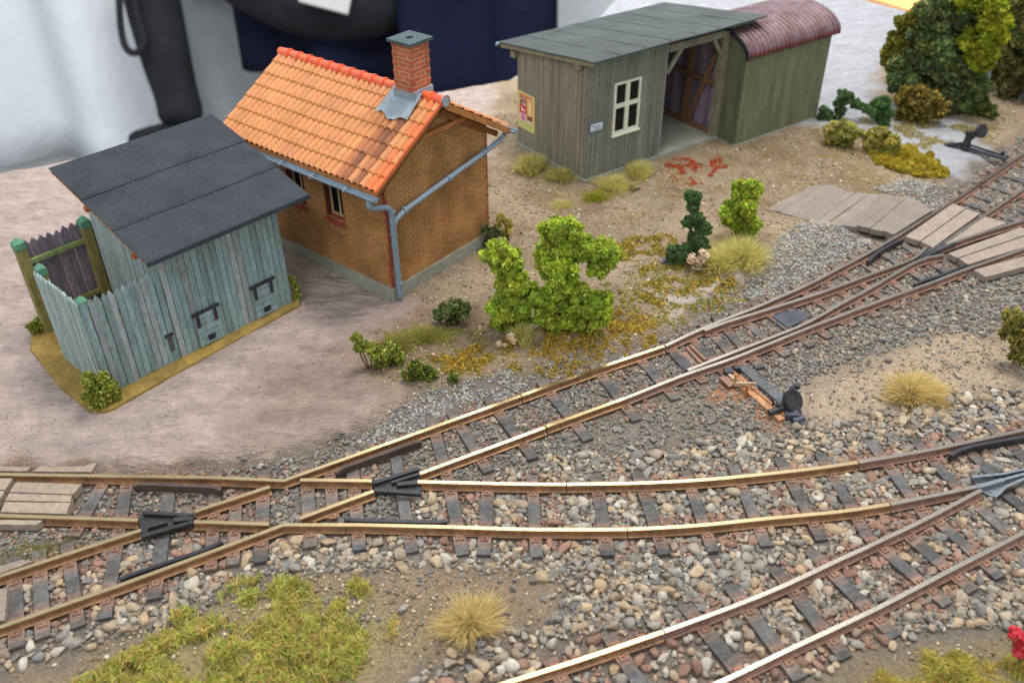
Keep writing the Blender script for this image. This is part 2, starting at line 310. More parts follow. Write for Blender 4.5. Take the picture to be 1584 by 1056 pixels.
def region_cols(P):
    J = np.stack([fbm(P, 2.2, 5)-.5, fbm(P, 2.2, 25)-.5], 1)*.7
    Q = P+J
    soil = np.array(lin((150, 131, 109))); C = np.repeat(soil[None], len(P), 0); A = np.zeros(len(P))
    n = fbm(P, .9, 3); C = C*(1+(n-.5)[:, None]*np.array([.5, .6, .7]))
    def put(mask, c):
        nonlocal C
        C = C*(1-mask[:, None])+np.array(lin(c))*mask[:, None]
    put(np.clip((fbm(P, 1.3, 41)-.52)*6, 0, 1)*.5, (120, 98, 76))
    put(np.clip((fbm(P, 1.1, 45)-.5)*6, 0, 1)*.45, (172, 152, 122))
    put(sm(sdist(Q, PLAST), .5), (184, 165, 156)); A = np.maximum(A, sm(sdist(Q, PLAST), .5))
    brown = sm(sdist(Q, gp([(430, 560), (620, 470), (760, 470), (760, 560), (560, 650), (470, 685), (340, 690)])), 1.3)
    put(brown*.55, (128, 104, 88))
    g = sm(sdist(Q, GREY), .6); put(g, (160, 160, 164)); A = np.maximum(A, g*.6)
    low = sm(sdist(Q, LOW), .35); put(low, (124, 114, 104))
    sl = sm(sdist(Q, SAND), .7); put(sl, (176, 156, 134))
    put(sm(sdist(P, gp([(700, 480), (735, 470), (750, 500), (740, 530), (705, 520)])), .3)*.75, (100, 80, 64))
    put(sm(sdist(Q, FORE), .5), (146, 126, 104)); put(sm(sdist(Q, FORE2), .5), (140, 122, 96))
    put(sm(sdist(Q, SOILY), .3)*.8, (140, 116, 96))
    put(sm(sdist(Q, gp([(840, 640), (1090, 560), (1200, 600), (1240, 660), (1100, 680), (860, 690)])), .6)*.6, (136, 124, 112))
    put(sm(sdist(Q, gp([(1090, 590), (1130, 570), (1240, 640), (1200, 655), (1110, 620)])), .2)*.8, (176, 122, 88))
    w = fbm(P, 3.2, 77); pw = sm(sdist(Q, gp([(985, 490), (1010, 455), (1060, 425), (1150, 420), (1155, 435), (1090, 470), (1030, 495)])), .25)*np.clip((w-.42)*8, 0, 1)
    put(pw, (180, 168, 160))
    for zm in (gp([(370, 910), (470, 885), (560, 930), (640, 960), (600, 1010), (470, 1100), (60, 1100), (250, 960)]), gp([(1360, 1100), (1480, 1005), (1700, 980), (1700, 1100)])): put(sm(sdist(Q, zm), .7)*.6, (150, 140, 92))
    # rusty stains along the rails are added by the rail builder
    return C, A, low
def ground_z(P):
    Q = P+np.stack([fbm(P, 2.5, 5)-.5, fbm(P, 2.5, 25)-.5], 1)*.3
    low = sm(sdist(Q, LOW), .5); low = low*low*(3-2*low)
    z = -.185*low
    z += (fbm(P, .8, 51)-.5)*.1*np.clip(1-low, .15, 1)
    z += (fbm(P, 5, 61, 3)-.5)*.035
    f = sm(sdist(Q, FORE), .8)+sm(sdist(Q, FORE2), .8)+sm(sdist(Q, SAND), 1.); z += np.clip(f, 0, 1)*.05
    pl = sm(sdist(Q, PLAST), .6)
    d = (P@np.array([.90, .43])); e = P@np.array([-.43, .90])
    z += pl*(vnoise(np.stack([d*.5, e*3.2], 1), 1, 9)-.5)*.06
    for zq in PZ: z -= .05*sm(sdist(P, zq)+.12, .2)
    # gentle mounds where the table shows them
    for (x, y, r, h) in ((-1.6, 12.6, .9, .06), (1.0, 14.6, 1.2, .07), (4.3, 17.2, 1.3, .06), (5.0, 19.6, 1.5, .05)):
        z += h*np.exp(-((P[:, 0]-x)**2+(P[:, 1]-y)**2)/r**2)
    return z

# ------------------------------------------------------------------ SETTING: the model landscape
EDGE = [(-26, 15.0), (-13.2, 21.1), (-8, 23.6), (-1.71, 26.78), (.04, 27.5), (2.4, 31.5), (4.3, 36.5), (5.6, 40), (9, 41), (12.6, 36.6), (15.2, 33.2), (17.5, 33), (26, 31)]
def edge_y(x): return np.interp(x, [e[0] for e in EDGE], [e[1] for e in EDGE])
def rust_ground(P, C):
    d = np.full(len(P), 9.)
    for L in RAILPX:
        L = np.array([at(x, y, -.12)[:2] for x, y in L])
        for a, b in zip(L[:-1], L[1:]):
            e = b-a; t = np.clip(((P-a)@e)/(e@e+1e-12), 0, 1); d = np.minimum(d, np.hypot(*(P-a-t[:, None]*e).T))
    f = np.clip(1.1-d*3.2, 0, 1)*np.clip(fbm(P, 2.2, 33)*4-1.3, .2, 1)*.75
    return C*(1-f[:, None])+np.array(lin((146, 112, 94)))*f[:, None]
RAILPX = [[(0, 733), (439, 742), (800, 614), (1028, 536), (1121, 497), (1248, 441), (1393, 361), (1515, 283), (1584, 237)], [(0, 797), (416, 810)], [(0, 969), (182, 908), (439, 811), (800, 818), (970, 818), (1189, 801), (1376, 779), (1512, 751)],
          [(0, 890), (417, 752)], [(464, 801), (578, 759), (844, 659), (970, 614), (1189, 531), (1361, 465), (1526, 405), (1584, 384)], [(464, 741), (800, 748), (1000, 746), (1189, 732), (1327, 714), (1507, 681), (1584, 664)],
          [(784, 1056), (1026, 979), (1230, 901), (1450, 793), (1520, 756)], [(1113, 1056), (1336, 950), (1584, 825)], [(1121, 549), (1251, 497), (1411, 407)], [(1170, 483), (1313, 436), (1433, 381)]]
def build_ground():
    nx, ny = 470, 520
    xs = np.linspace(-20, 22, nx); X = np.repeat(xs[:, None], ny, 1)
    t = np.linspace(0, 1, ny)**1.25; Y0 = 4.2; YE = edge_y(xs+0)[:, None]
    Y = Y0+(YE-Y0)*t[None]
    # keep real spacing near the tracks fine
    P = np.stack([X.ravel(), Y.ravel()], 1)
    C, A, low = region_cols(P); C = rust_ground(P, C); z = ground_z(P)
    V = np.concatenate([P, z[:, None]], 1)
    idx = np.arange(nx*ny).reshape(nx, ny)
    q = np.stack([idx[:-1, :-1], idx[1:, :-1], idx[1:, 1:], idx[:-1, 1:]], -1).reshape(-1, 4)
    # skirt of the table edge
    me = bpy.data.meshes.new('ground'); nf = len(q)
    sk0 = len(V); top = idx[:, -1]; low_ = V[top]-np.array([0, 0, .9]); V = np.concatenate([V, low_]); k = np.arange(nx-1)
    sk = np.stack([top[:-1], top[1:], sk0+k+1, sk0+k], -1); q = np.concatenate([q, sk]); nf = len(q)
    me.vertices.add(len(V)); me.vertices.foreach_set('co', V.astype(np.float32).ravel())
    me.loops.add(nf*4); me.loops.foreach_set('vertex_index', q.astype(np.int32).ravel())
    me.polygons.add(nf); me.polygons.foreach_set('loop_start', np.arange(0, nf*4, 4, dtype=np.int32)); me.polygons.foreach_set('loop_total', np.full(nf, 4, np.int32))
    me.polygons.foreach_set('use_smooth', np.ones(nf, bool)); me.update(calc_edges=True)
    a = me.attributes.new('tint', 'FLOAT_COLOR', 'POINT'); T = np.ones((len(V), 4), np.float32); T[:len(C), :3] = C; T[:len(C), 3] = A; T[len(C):, :3] = (.4, .33, .28); a.data.foreach_set('color', T.ravel())
    m = bpy.data.materials.new('landscape_surface'); m.use_nodes = True; nt = m.node_tree; N = nt.nodes; L = nt.links
    b = N['Principled BSDF']; b.inputs['Roughness'].default_value = .92; b.inputs['Specular IOR Level'].default_value = .2
    at_ = N.new('ShaderNodeAttribute'); at_.attribute_name = 'tint'; tc = N.new('ShaderNodeTexCoord')
    def nz(sc, det, vec=None, rot=0):
        n = N.new('ShaderNodeTexNoise'); n.inputs['Scale'].default_value = sc; n.inputs['Detail'].default_value = det; n.inputs['Roughness'].default_value = .65
        if vec:
            mp = N.new('ShaderNodeMapping'); mp.inputs['Scale'].default_value = vec; mp.inputs['Rotation'].default_value = (0, 0, rot); L.new(tc.outputs['Object'], mp.inputs[0]); L.new(mp.outputs[0], n.inputs['Vector'])
        else: L.new(tc.outputs['Object'], n.inputs['Vector'])
        return n
    def mrange(src, a0, a1, b0, b1):
        r = N.new('ShaderNodeMapRange'); r.inputs[1].default_value = a0; r.inputs[2].default_value = a1; r.inputs[3].default_value = b0; r.inputs[4].default_value = b1; L.new(src, r.inputs[0]); return r.outputs[0]
    def mulc(ca, fac):
        x = N.new('ShaderNodeMix'); x.data_type = 'RGBA'; x.blend_type = 'MULTIPLY'; x.inputs['Factor'].default_value = 1; L.new(ca, x.inputs['A']); L.new(fac, x.inputs['B']); return x.outputs['Result']
    grain = nz(26, 4); med = nz(3.5, 8); streak = nz(.8, 7, (1.0, 2.8, 1), R(-28)); speck = nz(13, 5); crk = nz(1.1, 5, (1, 2.2, 1), R(-30)); crm = nz(.9, 2)
    c = mulc(at_.outputs['Color'], mrange(med.outputs['Fac'], .3, .7, .84, 1.16))
    # coarse grain only on soil, streaks only on bare plaster
    inv = N.new('ShaderNodeMath'); inv.operation = 'SUBTRACT'; inv.inputs[0].default_value = 1; L.new(at_.outputs['Alpha'], inv.inputs[1])
    g1 = mrange(grain.outputs['Fac'], .35, .65, -.3, .3); mg = N.new('ShaderNodeMath'); mg.operation = 'MULTIPLY_ADD'; L.new(g1, mg.inputs[0]); L.new(inv.outputs[0], mg.inputs[1]); mg.inputs[2].default_value = 1
    c = mulc(c, mg.outputs[0])
    s1 = mrange(streak.outputs['Fac'], .3, .7, -.2, .2); ms = N.new('ShaderNodeMath'); ms.operation = 'MULTIPLY_ADD'; L.new(s1, ms.inputs[0]); L.new(at_.outputs['Alpha'], ms.inputs[1]); ms.inputs[2].default_value = 1
    c = mulc(c, ms.outputs[0])
    ab = N.new('ShaderNodeMath'); ab.operation = 'SUBTRACT'; L.new(crk.outputs['Fac'], ab.inputs[0]); ab.inputs[1].default_value = .5
    ab2 = N.new('ShaderNodeMath'); ab2.operation = 'ABSOLUTE'; L.new(ab.outputs[0], ab2.inputs[0]); cl_ = mrange(ab2.outputs[0], 0, .011, .6, 0)
    cm2 = N.new('ShaderNodeMath'); cm2.operation = 'MULTIPLY'; L.new(cl_, cm2.inputs[0]); L.new(mrange(crm.outputs['Fac'], .46, .54, 0, 1), cm2.inputs[1])
    cm3 = N.new('ShaderNodeMath'); cm3.operation = 'MULTIPLY'; L.new(cm2.outputs[0], cm3.inputs[0]); L.new(at_.outputs['Alpha'], cm3.inputs[1])
    cx_ = N.new('ShaderNodeMix'); cx_.data_type = 'RGBA'; L.new(cm3.outputs[0], cx_.inputs['Factor']); L.new(c, cx_.inputs['A']); cx_.inputs['B'].default_value = (.12, .08, .07, 1); c = cx_.outputs['Result']
    wsp = mrange(speck.outputs['Fac'], .70, .76, 0, .75); wm = N.new('ShaderNodeMath'); wm.operation = 'MULTIPLY'; L.new(wsp, wm.inputs[0]); L.new(at_.outputs['Alpha'], wm.inputs[1])
    wx_ = N.new('ShaderNodeMix'); wx_.data_type = 'RGBA'; L.new(wm.outputs[0], wx_.inputs['Factor']); L.new(c, wx_.inputs['A']); wx_.inputs['B'].default_value = (.75, .7, .7, 1); c = wx_.outputs['Result']
    L.new(c, b.inputs['Base Color'])
    h = N.new('ShaderNodeMath'); h.operation = 'MULTIPLY'; L.new(grain.outputs['Fac'], h.inputs[0]); L.new(mrange(inv.outputs[0], 0, 1, .12, .75), h.inputs[1])
    h2 = N.new('ShaderNodeMath'); h2.operation = 'MULTIPLY'; L.new(streak.outputs['Fac'], h2.inputs[0]); L.new(mrange(at_.outputs['Alpha'], 0, 1, .1, 5.5), h2.inputs[1])
    hs = N.new('ShaderNodeMath'); hs.operation = 'ADD'; L.new(h.outputs[0], hs.inputs[0]); L.new(h2.outputs[0], hs.inputs[1])
    bp = N.new('ShaderNodeBump'); bp.inputs['Distance'].default_value = .09; bp.inputs['Strength'].default_value = 1; L.new(hs.outputs[0], bp.inputs['Height']); L.new(bp.outputs[0], b.inputs['Normal'])
    me.materials.append(m); o = bpy.data.objects.new('ground', me); COL.objects.link(o); o['kind'] = 'structure'
build_ground()

# ------------------------------------------------------------------ TRACK
def smooth_px(pts, straight=False, step=.12):
    P = [at(x, y)[:2] for x, y in pts]
    if straight or len(P) < 3:
        out = [P[0]]
        for a, b in zip(P[:-1], P[1:]):
            k = max(1, int(np.linalg.norm(b-a)/.4))
            out += [a+(b-a)*(i+1)/k for i in range(k)]
        return np.array(out)
    E = [2*P[0]-P[1]]+P+[2*P[-1]-P[-2]]; out = []
    for i in range(1, len(E)-2):
        p0, p1, p2, p3 = E[i-1:i+3]; k = max(2, int(np.linalg.norm(p2-p1)/.2))
        for j in range(k):
            t = j/k; out.append(.5*((2*p1)+(-p0+p2)*t+(2*p0-5*p1+4*p2-p3)*t*t+(-p0+3*p1-3*p2+p3)*t**3))
    out.append(P[-1]); return np.array(out)
PROF = [(-.031, 0), (.031, 0), (.034, -.03), (.013, -.042), (.013, -.098), (.068, -.112), (.068, -.124), (-.068, -.124), (-.068, -.112), (-.013, -.098), (-.013, -.042), (-.034, -.03)]
RAILS = []
def rail(parent, pts, top, side, straight=False, name='rail', z=0., flare=None, label=None, prof=PROF, record=True):
    L = smooth_px(pts, straight)
    if record: RAILS.append(L)
    d = np.gradient(L, axis=0); d /= np.linalg.norm(d, axis=1)[:, None]; nr = np.stack([d[:, 1], -d[:, 0]], 1)
    mb = MB(off=parent.location); n = len(prof); vs = []
    for p, q in zip(L, nr):
        for (u, h) in prof: vs.append((p[0]+q[0]*u, p[1]+q[1]*u, h+z))
    k = len(L)
    base = []
    for i in range(k-1):
        for j in range(n): base.append((i*n+j, i*n+(j+1) % n, (i+1)*n+(j+1) % n, (i+1)*n+j))
    mb.add(vs, base); mb.add([], [])
    mb.f += [list(range(n-1, -1, -1)), [(k-1)*n+j for j in range(n)]]; mb.t += [(1, 1, 1)]*2; mb.m += [0, 0]
    for i in range(len(base)):
        if i % n == 0: mb.m[i] = 1
    o = mb.build(name, [side, top], parent)
    if label: o['label'] = label
    return o
def line_hit(a, b, L):
    for p, q in zip(L[:-1], L[1:]):
        r = b-a; s = q-p; den = r[0]*s[1]-r[1]*s[0]
        if abs(den) < 1e-9: continue
        t = ((p-a)[0]*s[1]-(p-a)[1]*s[0])/den; u = ((p-a)[0]*r[1]-(p-a)[1]*r[0])/den
        if 0 <= t <= 1 and -.01 <= u <= 1.01: return t
    return None
SLEEP = []
def sleeper(parent, a, b, w=.19, ballasted=0., plates=True):
    A = at(*a, -.12)[:2]; B = at(*b, -.12)[:2]; d = B-A; Ln = np.linalg.norm(d); d /= Ln; q = np.array([d[1], -d[0]])*w/2*random.uniform(.92, 1.08)
    SLEEP.append((A, B, w)); mb = MB(off=parent.location)
    hits = []
    for Lr in RAILS:
        t = line_hit(A-d*.05, B+d*.05, Lr)
        if t is not None: hits.append(t*(Ln+.1)-.05)
    k = max(4, int(Ln/.1)); zt = -.122+random.uniform(-.004, .003)
    g = random.uniform(.75, 1.15); rs = random.uniform(.7, 1.)
    for i in range(k):
        s0, s1 = i/k*Ln, (i+1)/k*Ln; mid = (s0+s1)/2
        near = min([abs(mid-h) for h in hits] or [9]); f = np.clip(1-(near-.1)/.22, 0, 1)*rs
        base = np.array(lin((90, 88, 86)))*g*random.uniform(.85, 1.15); c = base*(1-f)+np.array(lin((138, 110, 94)))*f
        p = [A+d*s0-q, A+d*s0+q, A+d*s1+q, A+d*s1-q]
        v = [(x[0], x[1], zt-.13) for x in p]+[(x[0], x[1], zt) for x in p]
        fs = [(4, 5, 6, 7), (1, 2, 6, 5), (3, 0, 4, 7)]
        if i == 0: fs.append((0, 1, 5, 4))
        if i == k-1: fs.append((2, 3, 7, 6))
        mb.add(v, fs, tuple(c))
    if plates:
        for h in hits:
            c = A+d*h; rc = tuple(np.array(lin((140, 106, 88)))*random.uniform(.8, 1.15))
            for sgn in (-1, 1):
                m0 = c+d*(.095*sgn); p = [m0-d*.05-q*.55, m0-d*.05+q*.55, m0+d*.05+q*.55, m0+d*.05-q*.55]
                mb.hexa([(x[0], x[1], zt) for x in p]+[(x[0], x[1], zt+.022) for x in p], rc)
                mb.tube([(m0[0], m0[1], zt+.02), (m0[0], m0[1], zt+.05)], .018, 6, rc)
    return mb.build('sleeper', m_sleeper, parent)

def zpt(off, sc, pts): return [(off[0]+x/sc, off[1]+y/sc) for x, y in pts]
# --- the crossing on the left with its approach
tc_ = thing('track_crossing', 'brass-railed diamond crossing where the two tracks cut through each other at the left', 'railway track', at(430, 775))
rail(tc_, [(-90, 730), (0, 733), (330, 738), (439, 742.5), (524, 712.3), (616, 679.6), (640, 671)], m_brass, m_rustbrass, True)
rail(tc_, [(464, 741.5), (575, 743)], m_brass, m_rustbrass, True)
rail(tc_, [(-90, 793), (0, 796.6), (213, 803.7)], m_brass, m_rustbrass, True)
rail(tc_, [(300, 806), (416, 810)], m_brass, m_rustbrass, True)
rail(tc_, [(-90, 1000), (0, 969), (182, 905.5), (300, 862.5), (439, 811), (552, 811), (700, 814.5)], m_brass, m_rustbrass, True)
rail(tc_, [(-90, 920), (0, 890), (218, 819)], m_brass, m_rustbrass, True)
rail(tc_, [(301, 790.5), (417.4, 752)], m_brass, m_rustbrass, True)
rail(tc_, [(464, 801), (577.8, 758.8)], m_brass, m_rustbrass, True)
# --- diagonal main track
td = thing('straight_track', 'straight brass-railed track climbing from the crossing past the green bushes', 'railway track', at(820, 640))
rail(td, [(640.5, 670.8), (720, 642.4), (805, 612)], m_brass, m_rustbrass, True)
rail(td, [(807, 611.3), (870, 588.6), (950, 560.5), (1027, 534.9)], m_brass, m_rustbrass, True)
rail(td, [(649.7, 731.8), (740, 698.5), (843.5, 660.4)], m_brass, m_rustbrass, True)
rail(td, [(845.5, 659), (969, 614.6)], m_brass, m_rustbrass, True)
# --- turnout
tt = thing('turnout_track', 'turnout with curved blades and grey steel rails running under the plank crossing', 'railway track', at(1260, 450))
rail(tt, [(970, 614.3), (1057, 580), (1132.6, 554), (1189, 531.5), (1260, 503), (1361, 465), (1440, 437), (1484, 419.6), (1526, 405), (1584, 384), (1700, 338)], m_steel, m_rust)
rail(tt, [(1029.5, 534.4), (1076, 512.5), (1121, 493.6), (1163, 477.5), (1199, 462), (1248, 440.5), (1296.6, 415.3), (1345, 389.6), (1393, 361.5), (1440, 332), (1463, 317.5), (1515, 283)], m_steel, m_rust)
rail(tt, [(1517.5, 281.3), (1584, 237), (1690, 168)], m_steel, m_rust)
rail(tt, [(1090, 510.5), (1121, 498.6), (1170, 483.5), (1210, 471), (1264, 454), (1312.7, 436.5), (1361, 418.5), (1401, 404.5), (1418, 396), (1433, 381.5)], m_steel, m_rust, name='point_blade')
rail(tt, [(1064, 572), (1121, 549.5), (1170, 530.5), (1210, 515), (1251.5, 497.4), (1296.6, 471.7), (1345, 446), (1393, 417.7), (1411, 407.5), (1436, 397.5), (1461, 393.8)], m_steel, m_rust, name='point_blade')
rail(tt, [(1438, 388), (1463, 374), (1492.5, 353), (1562, 306.5)], m_steel, m_rust)
rail(tt, [(1564, 305), (1600, 280), (1690, 220)], m_steel, m_rust)
rail(tt, [(1432, 393.5), (1484, 371.7), (1534, 355), (1584, 340), (1700, 302)], m_steel, m_rust)
# --- curved track
tk = thing('curved_track', 'gently curving brass-railed track through coarse pebbles, third sleeper row from the front edge', 'railway track', at(1000, 780))
tk['label'] = 'gently curving brass-railed track through the coarse pebbles in the middle'
rail(tk, [(646, 744.4), (700, 745.6), (800, 748), (875, 748.6)], m_brass, m_rustbrass)
rail(tk, [(877, 748.6), (940, 747.6), (1000, 746.2), (1094.7, 741), (1189.4, 732), (1260, 724), (1327, 714.6)], m_brass, m_rustbrass)
rail(tk, [(1329, 714.2), (1422, 698), (1507, 681), (1584, 664), (1700, 636)], m_steel, m_rust)
rail(tk, [(701, 814.6), (800, 817.8), (900, 818.6), (970, 818)], m_brass, m_rustbrass)
rail(tk, [(971.5, 818), (1040, 814.6), (1094.7, 810.7), (1189, 801), (1300, 790.5), (1376, 779.3)], m_brass, m_rustbrass)
rail(tk, [(1378, 779), (1450, 764.5), (1512, 751.5)], m_steel, m_rust)
# --- front right track
tf = thing('front_track', 'rusty track in the near right corner joining the curve at the silver frog', 'railway track', at(1300, 940))
rail(tf, [(690, 1084), (784, 1055), (905, 1017), (1026, 976.2)], m_brass, m_rustbrass)
rail(tf, [(1028, 975.5), (1088, 954), (1152, 930), (1217, 903), (1282, 872.5), (1360, 836.5), (1435, 800.5), (1518, 757)], m_steel, m_rust)
rail(tf, [(1030, 1091), (1122, 1050.5), (1226, 1001), (1339, 948.5), (1395, 920.3), (1478, 877), (1584, 822.6), (1700, 762)], m_steel, m_rust)
# sleepers (far end, near end on the photo)
for a, b in (((200, 724), (161, 955)), ((172, 724), (113, 828)), ((266, 726), (238, 925)), ((103, 840), (121, 968)), ((20, 862), (26, 1000)), ((335, 727), (325, 880)),
             ((408, 727), (403, 868)), ((474, 719), (480, 845)), ((510, 719), (515, 800)), ((545, 716), (556, 849)), ((611, 698), (637, 853)), ((60, 850), (66, 985)), ((365, 770), (360, 872))):
    sleeper(tc_, a, b)
for a, b in (((667, 648), (694, 745)), ((698, 636), (756, 728)), ((754, 615), (826, 708)), ((836, 588), (910, 679)), ((917, 563), (985, 649)), ((978, 541), (1046, 616))):
    sleeper(td, a, b)
for a, b in (((692, 735), (716, 857)), ((756, 735), (748, 857)), ((823, 735), (830, 860)), ((922, 735), (940, 858)), ((986, 731), (1028, 856)), ((1060, 729), (1103, 852)),
             ((1134, 719), (1186, 843)), ((1206, 708), (1272, 834)), ((1268, 700), (1340, 825)), ((1345, 680), (1434, 800)), ((1414, 678), (1500, 775)), ((1472, 668), (1560, 758)), ((1530, 656), (1620, 742)), ((1592, 640), (1680, 720))):
    sleeper(tk, a, b)
for a, b in (((940, 980), (1004, 1078)), ((1060, 935), (1152, 1048)), ((1130, 905), (1238, 1048)), ((1200, 880), (1309, 1017)), ((1256, 853), (1386, 984)), ((1335, 822), (1466, 934)),
             ((1394, 818), (1506, 913)), ((1440, 795), (1548, 892)), ((1494, 766), (1618, 872)), ((1555, 762), (1668, 850)), ((850, 1018), (905, 1110))):
    sleeper(tf, a, b, w=.2)
for a, b in (((1030, 530), (1090, 590)), ((1041, 546), (1066, 570)), ((1060, 513), (1125, 580)), ((1087, 500), (1150, 566)), ((1106, 488), (1177, 568)), ((1130, 480), (1218, 549)), ((1163, 466), (1256, 534)), ((1189, 457), (1284, 521)), ((1226, 440), (1323, 502)),
             ((1257, 423), (1358, 488)), ((1286, 409), (1390, 475)), ((1315, 394), (1420, 461)), ((1345, 378), (1452, 446)), ((1374, 364), (1482, 431)),
             ((1480, 308), (1590, 347)), ((1484, 293), (1620, 339)), ((1504, 278), (1640, 322)), ((1527, 262), (1640, 298)), ((1552, 246), (1650, 276)), ((1575, 232), (1660, 257))):
    sleeper(tt, a, b, w=.18)
# check rails
CPROF = [(-.03, 0), (.03, 0), (.03, -.05), (.03, -.124), (-.03, -.124), (-.03, -.05)]
def check(parent, pts, m=m_check): return rail(parent, pts, m, m, name='check_rail', prof=CPROF, z=.004, record=False)
check(tc_, [(186, 896), (196, 890.5), (250, 872), (300, 855), (330, 843.5), (343, 837)])
check(tc_, [(208, 752), (216, 748), (270, 750), (330, 752.5), (341, 758)], m_brownrail)
check(tc_, [(520, 731), (533, 722), (590, 702), (640, 684), (652, 682)], m_brownrail)
check(tc_, [(535, 801.5), (545, 803.5), (620, 805.5), (680, 806.5), (690, 804.5)])
check(tt, [(1415, 440), (1424, 435.5), (1453, 426), (1486, 413), (1494, 408)])
check(tt, [(1343, 404), (1356, 391), (1380, 377), (1397, 369.5)])
check(tk, [(1471, 704), (1480, 697.5), (1500, 690.5), (1540, 682.5), (1584, 675), (1640, 662)])
# frogs (cast crossing pieces)
def slab(parent, pts, z0, z1, m, name, tint=(1, 1, 1), extra=(), label=None):
    mb = MB(off=parent.location); P = [at(x, y, z1)[:2] for x, y in pts]
    if sum(P[i][0]*P[(i+1) % len(P)][1]-P[(i+1) % len(P)][0]*P[i][1] for i in range(len(P))) < 0: P = P[::-1]
    mb.prism(P, z0, z1, tint)
    for (a, b, w, h0, h1) in extra:
        A = at(*a, h1)[:2]; B = at(*b, h1)[:2]; d = (B-A)/np.linalg.norm(B-A); q = np.array([d[1], -d[0]])*w/2
        p = [A-q, A+q, B+q, B-q]; mb.hexa([(x[0], x[1], h0) for x in p]+[(x[0], x[1], h1) for x in p])
    o = mb.build(name, m, parent)
    if label: o['label'] = label
    return o
slab(tc_, [(214, 800), (218, 822), (226, 830), (298, 808), (300, 796), (226, 792)], -.122, -.055, m_blackiron, 'frog',
     extra=[((222, 792), (299, 796), .06, -.055, .003), ((218, 829), (298, 806), .06, -.055, .003), ((228, 815), (258, 806), .05, -.055, .003), ((268, 803), (299, 800), .09, -.055, .003)])
slab(tc_, [(576, 742), (580, 758), (650, 760), (652, 742), (640, 730)], -.122, -.055, m_blackiron, 'frog',
     extra=[((578, 746), (647, 724), .06, -.055, .003), ((579, 757), (652, 762), .06, -.055, .003), ((614, 748), (646, 745), .08, -.055, .002), ((606, 745), (648, 732), .05, -.055, .002)])
slab(tk, [(1504, 738), (1512, 757), (1540, 770), (1552, 760), (1600, 742), (1600, 722), (1550, 733)], -.122, -.085, m_silver, 'frog',
     extra=[((1504, 737), (1550, 732.5), .045, -.085, .012), ((1550, 732.5), (1600, 722), .045, -.085, .012), ((1539, 768), (1556, 752), .045, -.085, .012), ((1556, 752), (1600, 733), .045, -.085, .012), ((1512, 752), (1552, 741), .07, -.085, .0), ((1552, 741), (1600, 728), .05, -.085, .0)])
slab(tt, [(1418, 400), (1432, 386), (1445, 383), (1450, 390), (1430, 402)], -.122, -.03, m_check, 'frog', extra=[((1424, 397), (1462, 376), .06, -.03, .002), ((1424, 399), (1478, 375), .06, -.03, .002)])
slab(tt, [(1195, 489), (1223, 474), (1256, 488), (1220, 507)], -.124, -.1, m_check, 'base_plate', (1.6, 1.7, 1.8))
slab(tt, [(1112, 583), (1128, 576), (1146, 588), (1128, 598)], -.124, -.098, m_rust, 'slide_chair')
slab(tt, [(1050, 548), (1073, 538), (1112, 562), (1090, 572)], -.20, -.15, m_rust, 'drive_cover', extra=[((1062, 536), (1084, 560), .05, -.15, -.09), ((1068, 533), (1092, 556), .05, -.15, -.09)])
# fish plates at the joints
for (x, y, dx, dy, p) in ((806, 612, 26, -9.5, td), (844.5, 659.5, 26, -9.8, td), (876, 749, 30, 0, tk), (970.7, 818.5, 30, -.6, tk), (1328, 714.5, 30, -5, tk), (1377, 779.5, 30, -6, tk), (1027, 979, 30, -10, tf)):
    a = at(x-dx, y-dy, -.06)[:2]; b = at(x+dx, y+dy, -.06)[:2]; d = (b-a)/np.linalg.norm(b-a); q = np.array([d[1], -d[0]])
    mb = MB(off=p.location)
    for s in (-1, 1):
        c0, c1 = a+q*s*.035, b+q*s*.035; mb.beam((*c0, -.075), (*c1, -.075), .03, .05)
    mb.build('fish_plate', m_rust, p)

# ------------------------------------------------------------------ plank crossings
def plank(parent, quad, z1, th=.13, tint=None):
    t = tint or tuple([random.uniform(.86, 1.1)]*3); P = [at(x, y, z1)[:2] for x, y in quad]
    c = sum(P)/4
    if sum(P[i][0]*P[(i+1) % 4][1]-P[(i+1) % 4][0]*P[i][1] for i in range(4)) < 0: P = P[::-1]
    P = [c+(p-c)*.972 for p in P]
    mb = MB(off=parent.location); n = 10; g = []
    # wavy sawn surface
    for i in range(n+1):
        for j in range(4):
            u, v = i/n, j/3; p = (P[0]*(1-u)+P[1]*u)*(1-v)+(P[3]*(1-u)+P[2]*u)*v; g.append((p[0], p[1], z1+random.uniform(-.004, .004)))
    k = len(g); g += [(x, y, z1-th) for x, y, z in g]
    f = [(i*4+j, (i+1)*4+j, (i+1)*4+j+1, i*4+j+1) for i in range(n) for j in range(3)]
    f += [(k+i*4, k+(i+1)*4, (i+1)*4, i*4) for i in range(n)]+[(i*4+3, (i+1)*4+3, k+(i+1)*4+3, k+i*4+3) for i in range(n)]
    f += [(j, j+1, k+j+1, k+j) for j in range(3)]+[(k+n*4+j, k+n*4+j+1, n*4+j+1, n*4+j) for j in range(3)]
    mb.add(g, f, t); return mb.build('plank', m_plank, parent)
cr1 = thing('plank_crossing', 'grey-brown plank footway laid over the turnout rails at the right', 'crossing', at(1400, 360))
E_ = zpt((1180, 260), 6.6, [(30, 415), (165, 440), (265, 475), (385, 520), (530, 558), (650, 575), (800, 582), (955, 598), (1090, 625), (1225, 650), (1335, 690)])
T_ = zpt((1180, 260), 6.6, [(490, 178), (630, 172), (740, 170), (865, 235), (960, 245), (1085, 262), (1240, 262), (1395, 285), (1490, 285), (1590, 330), (1740, 425)])
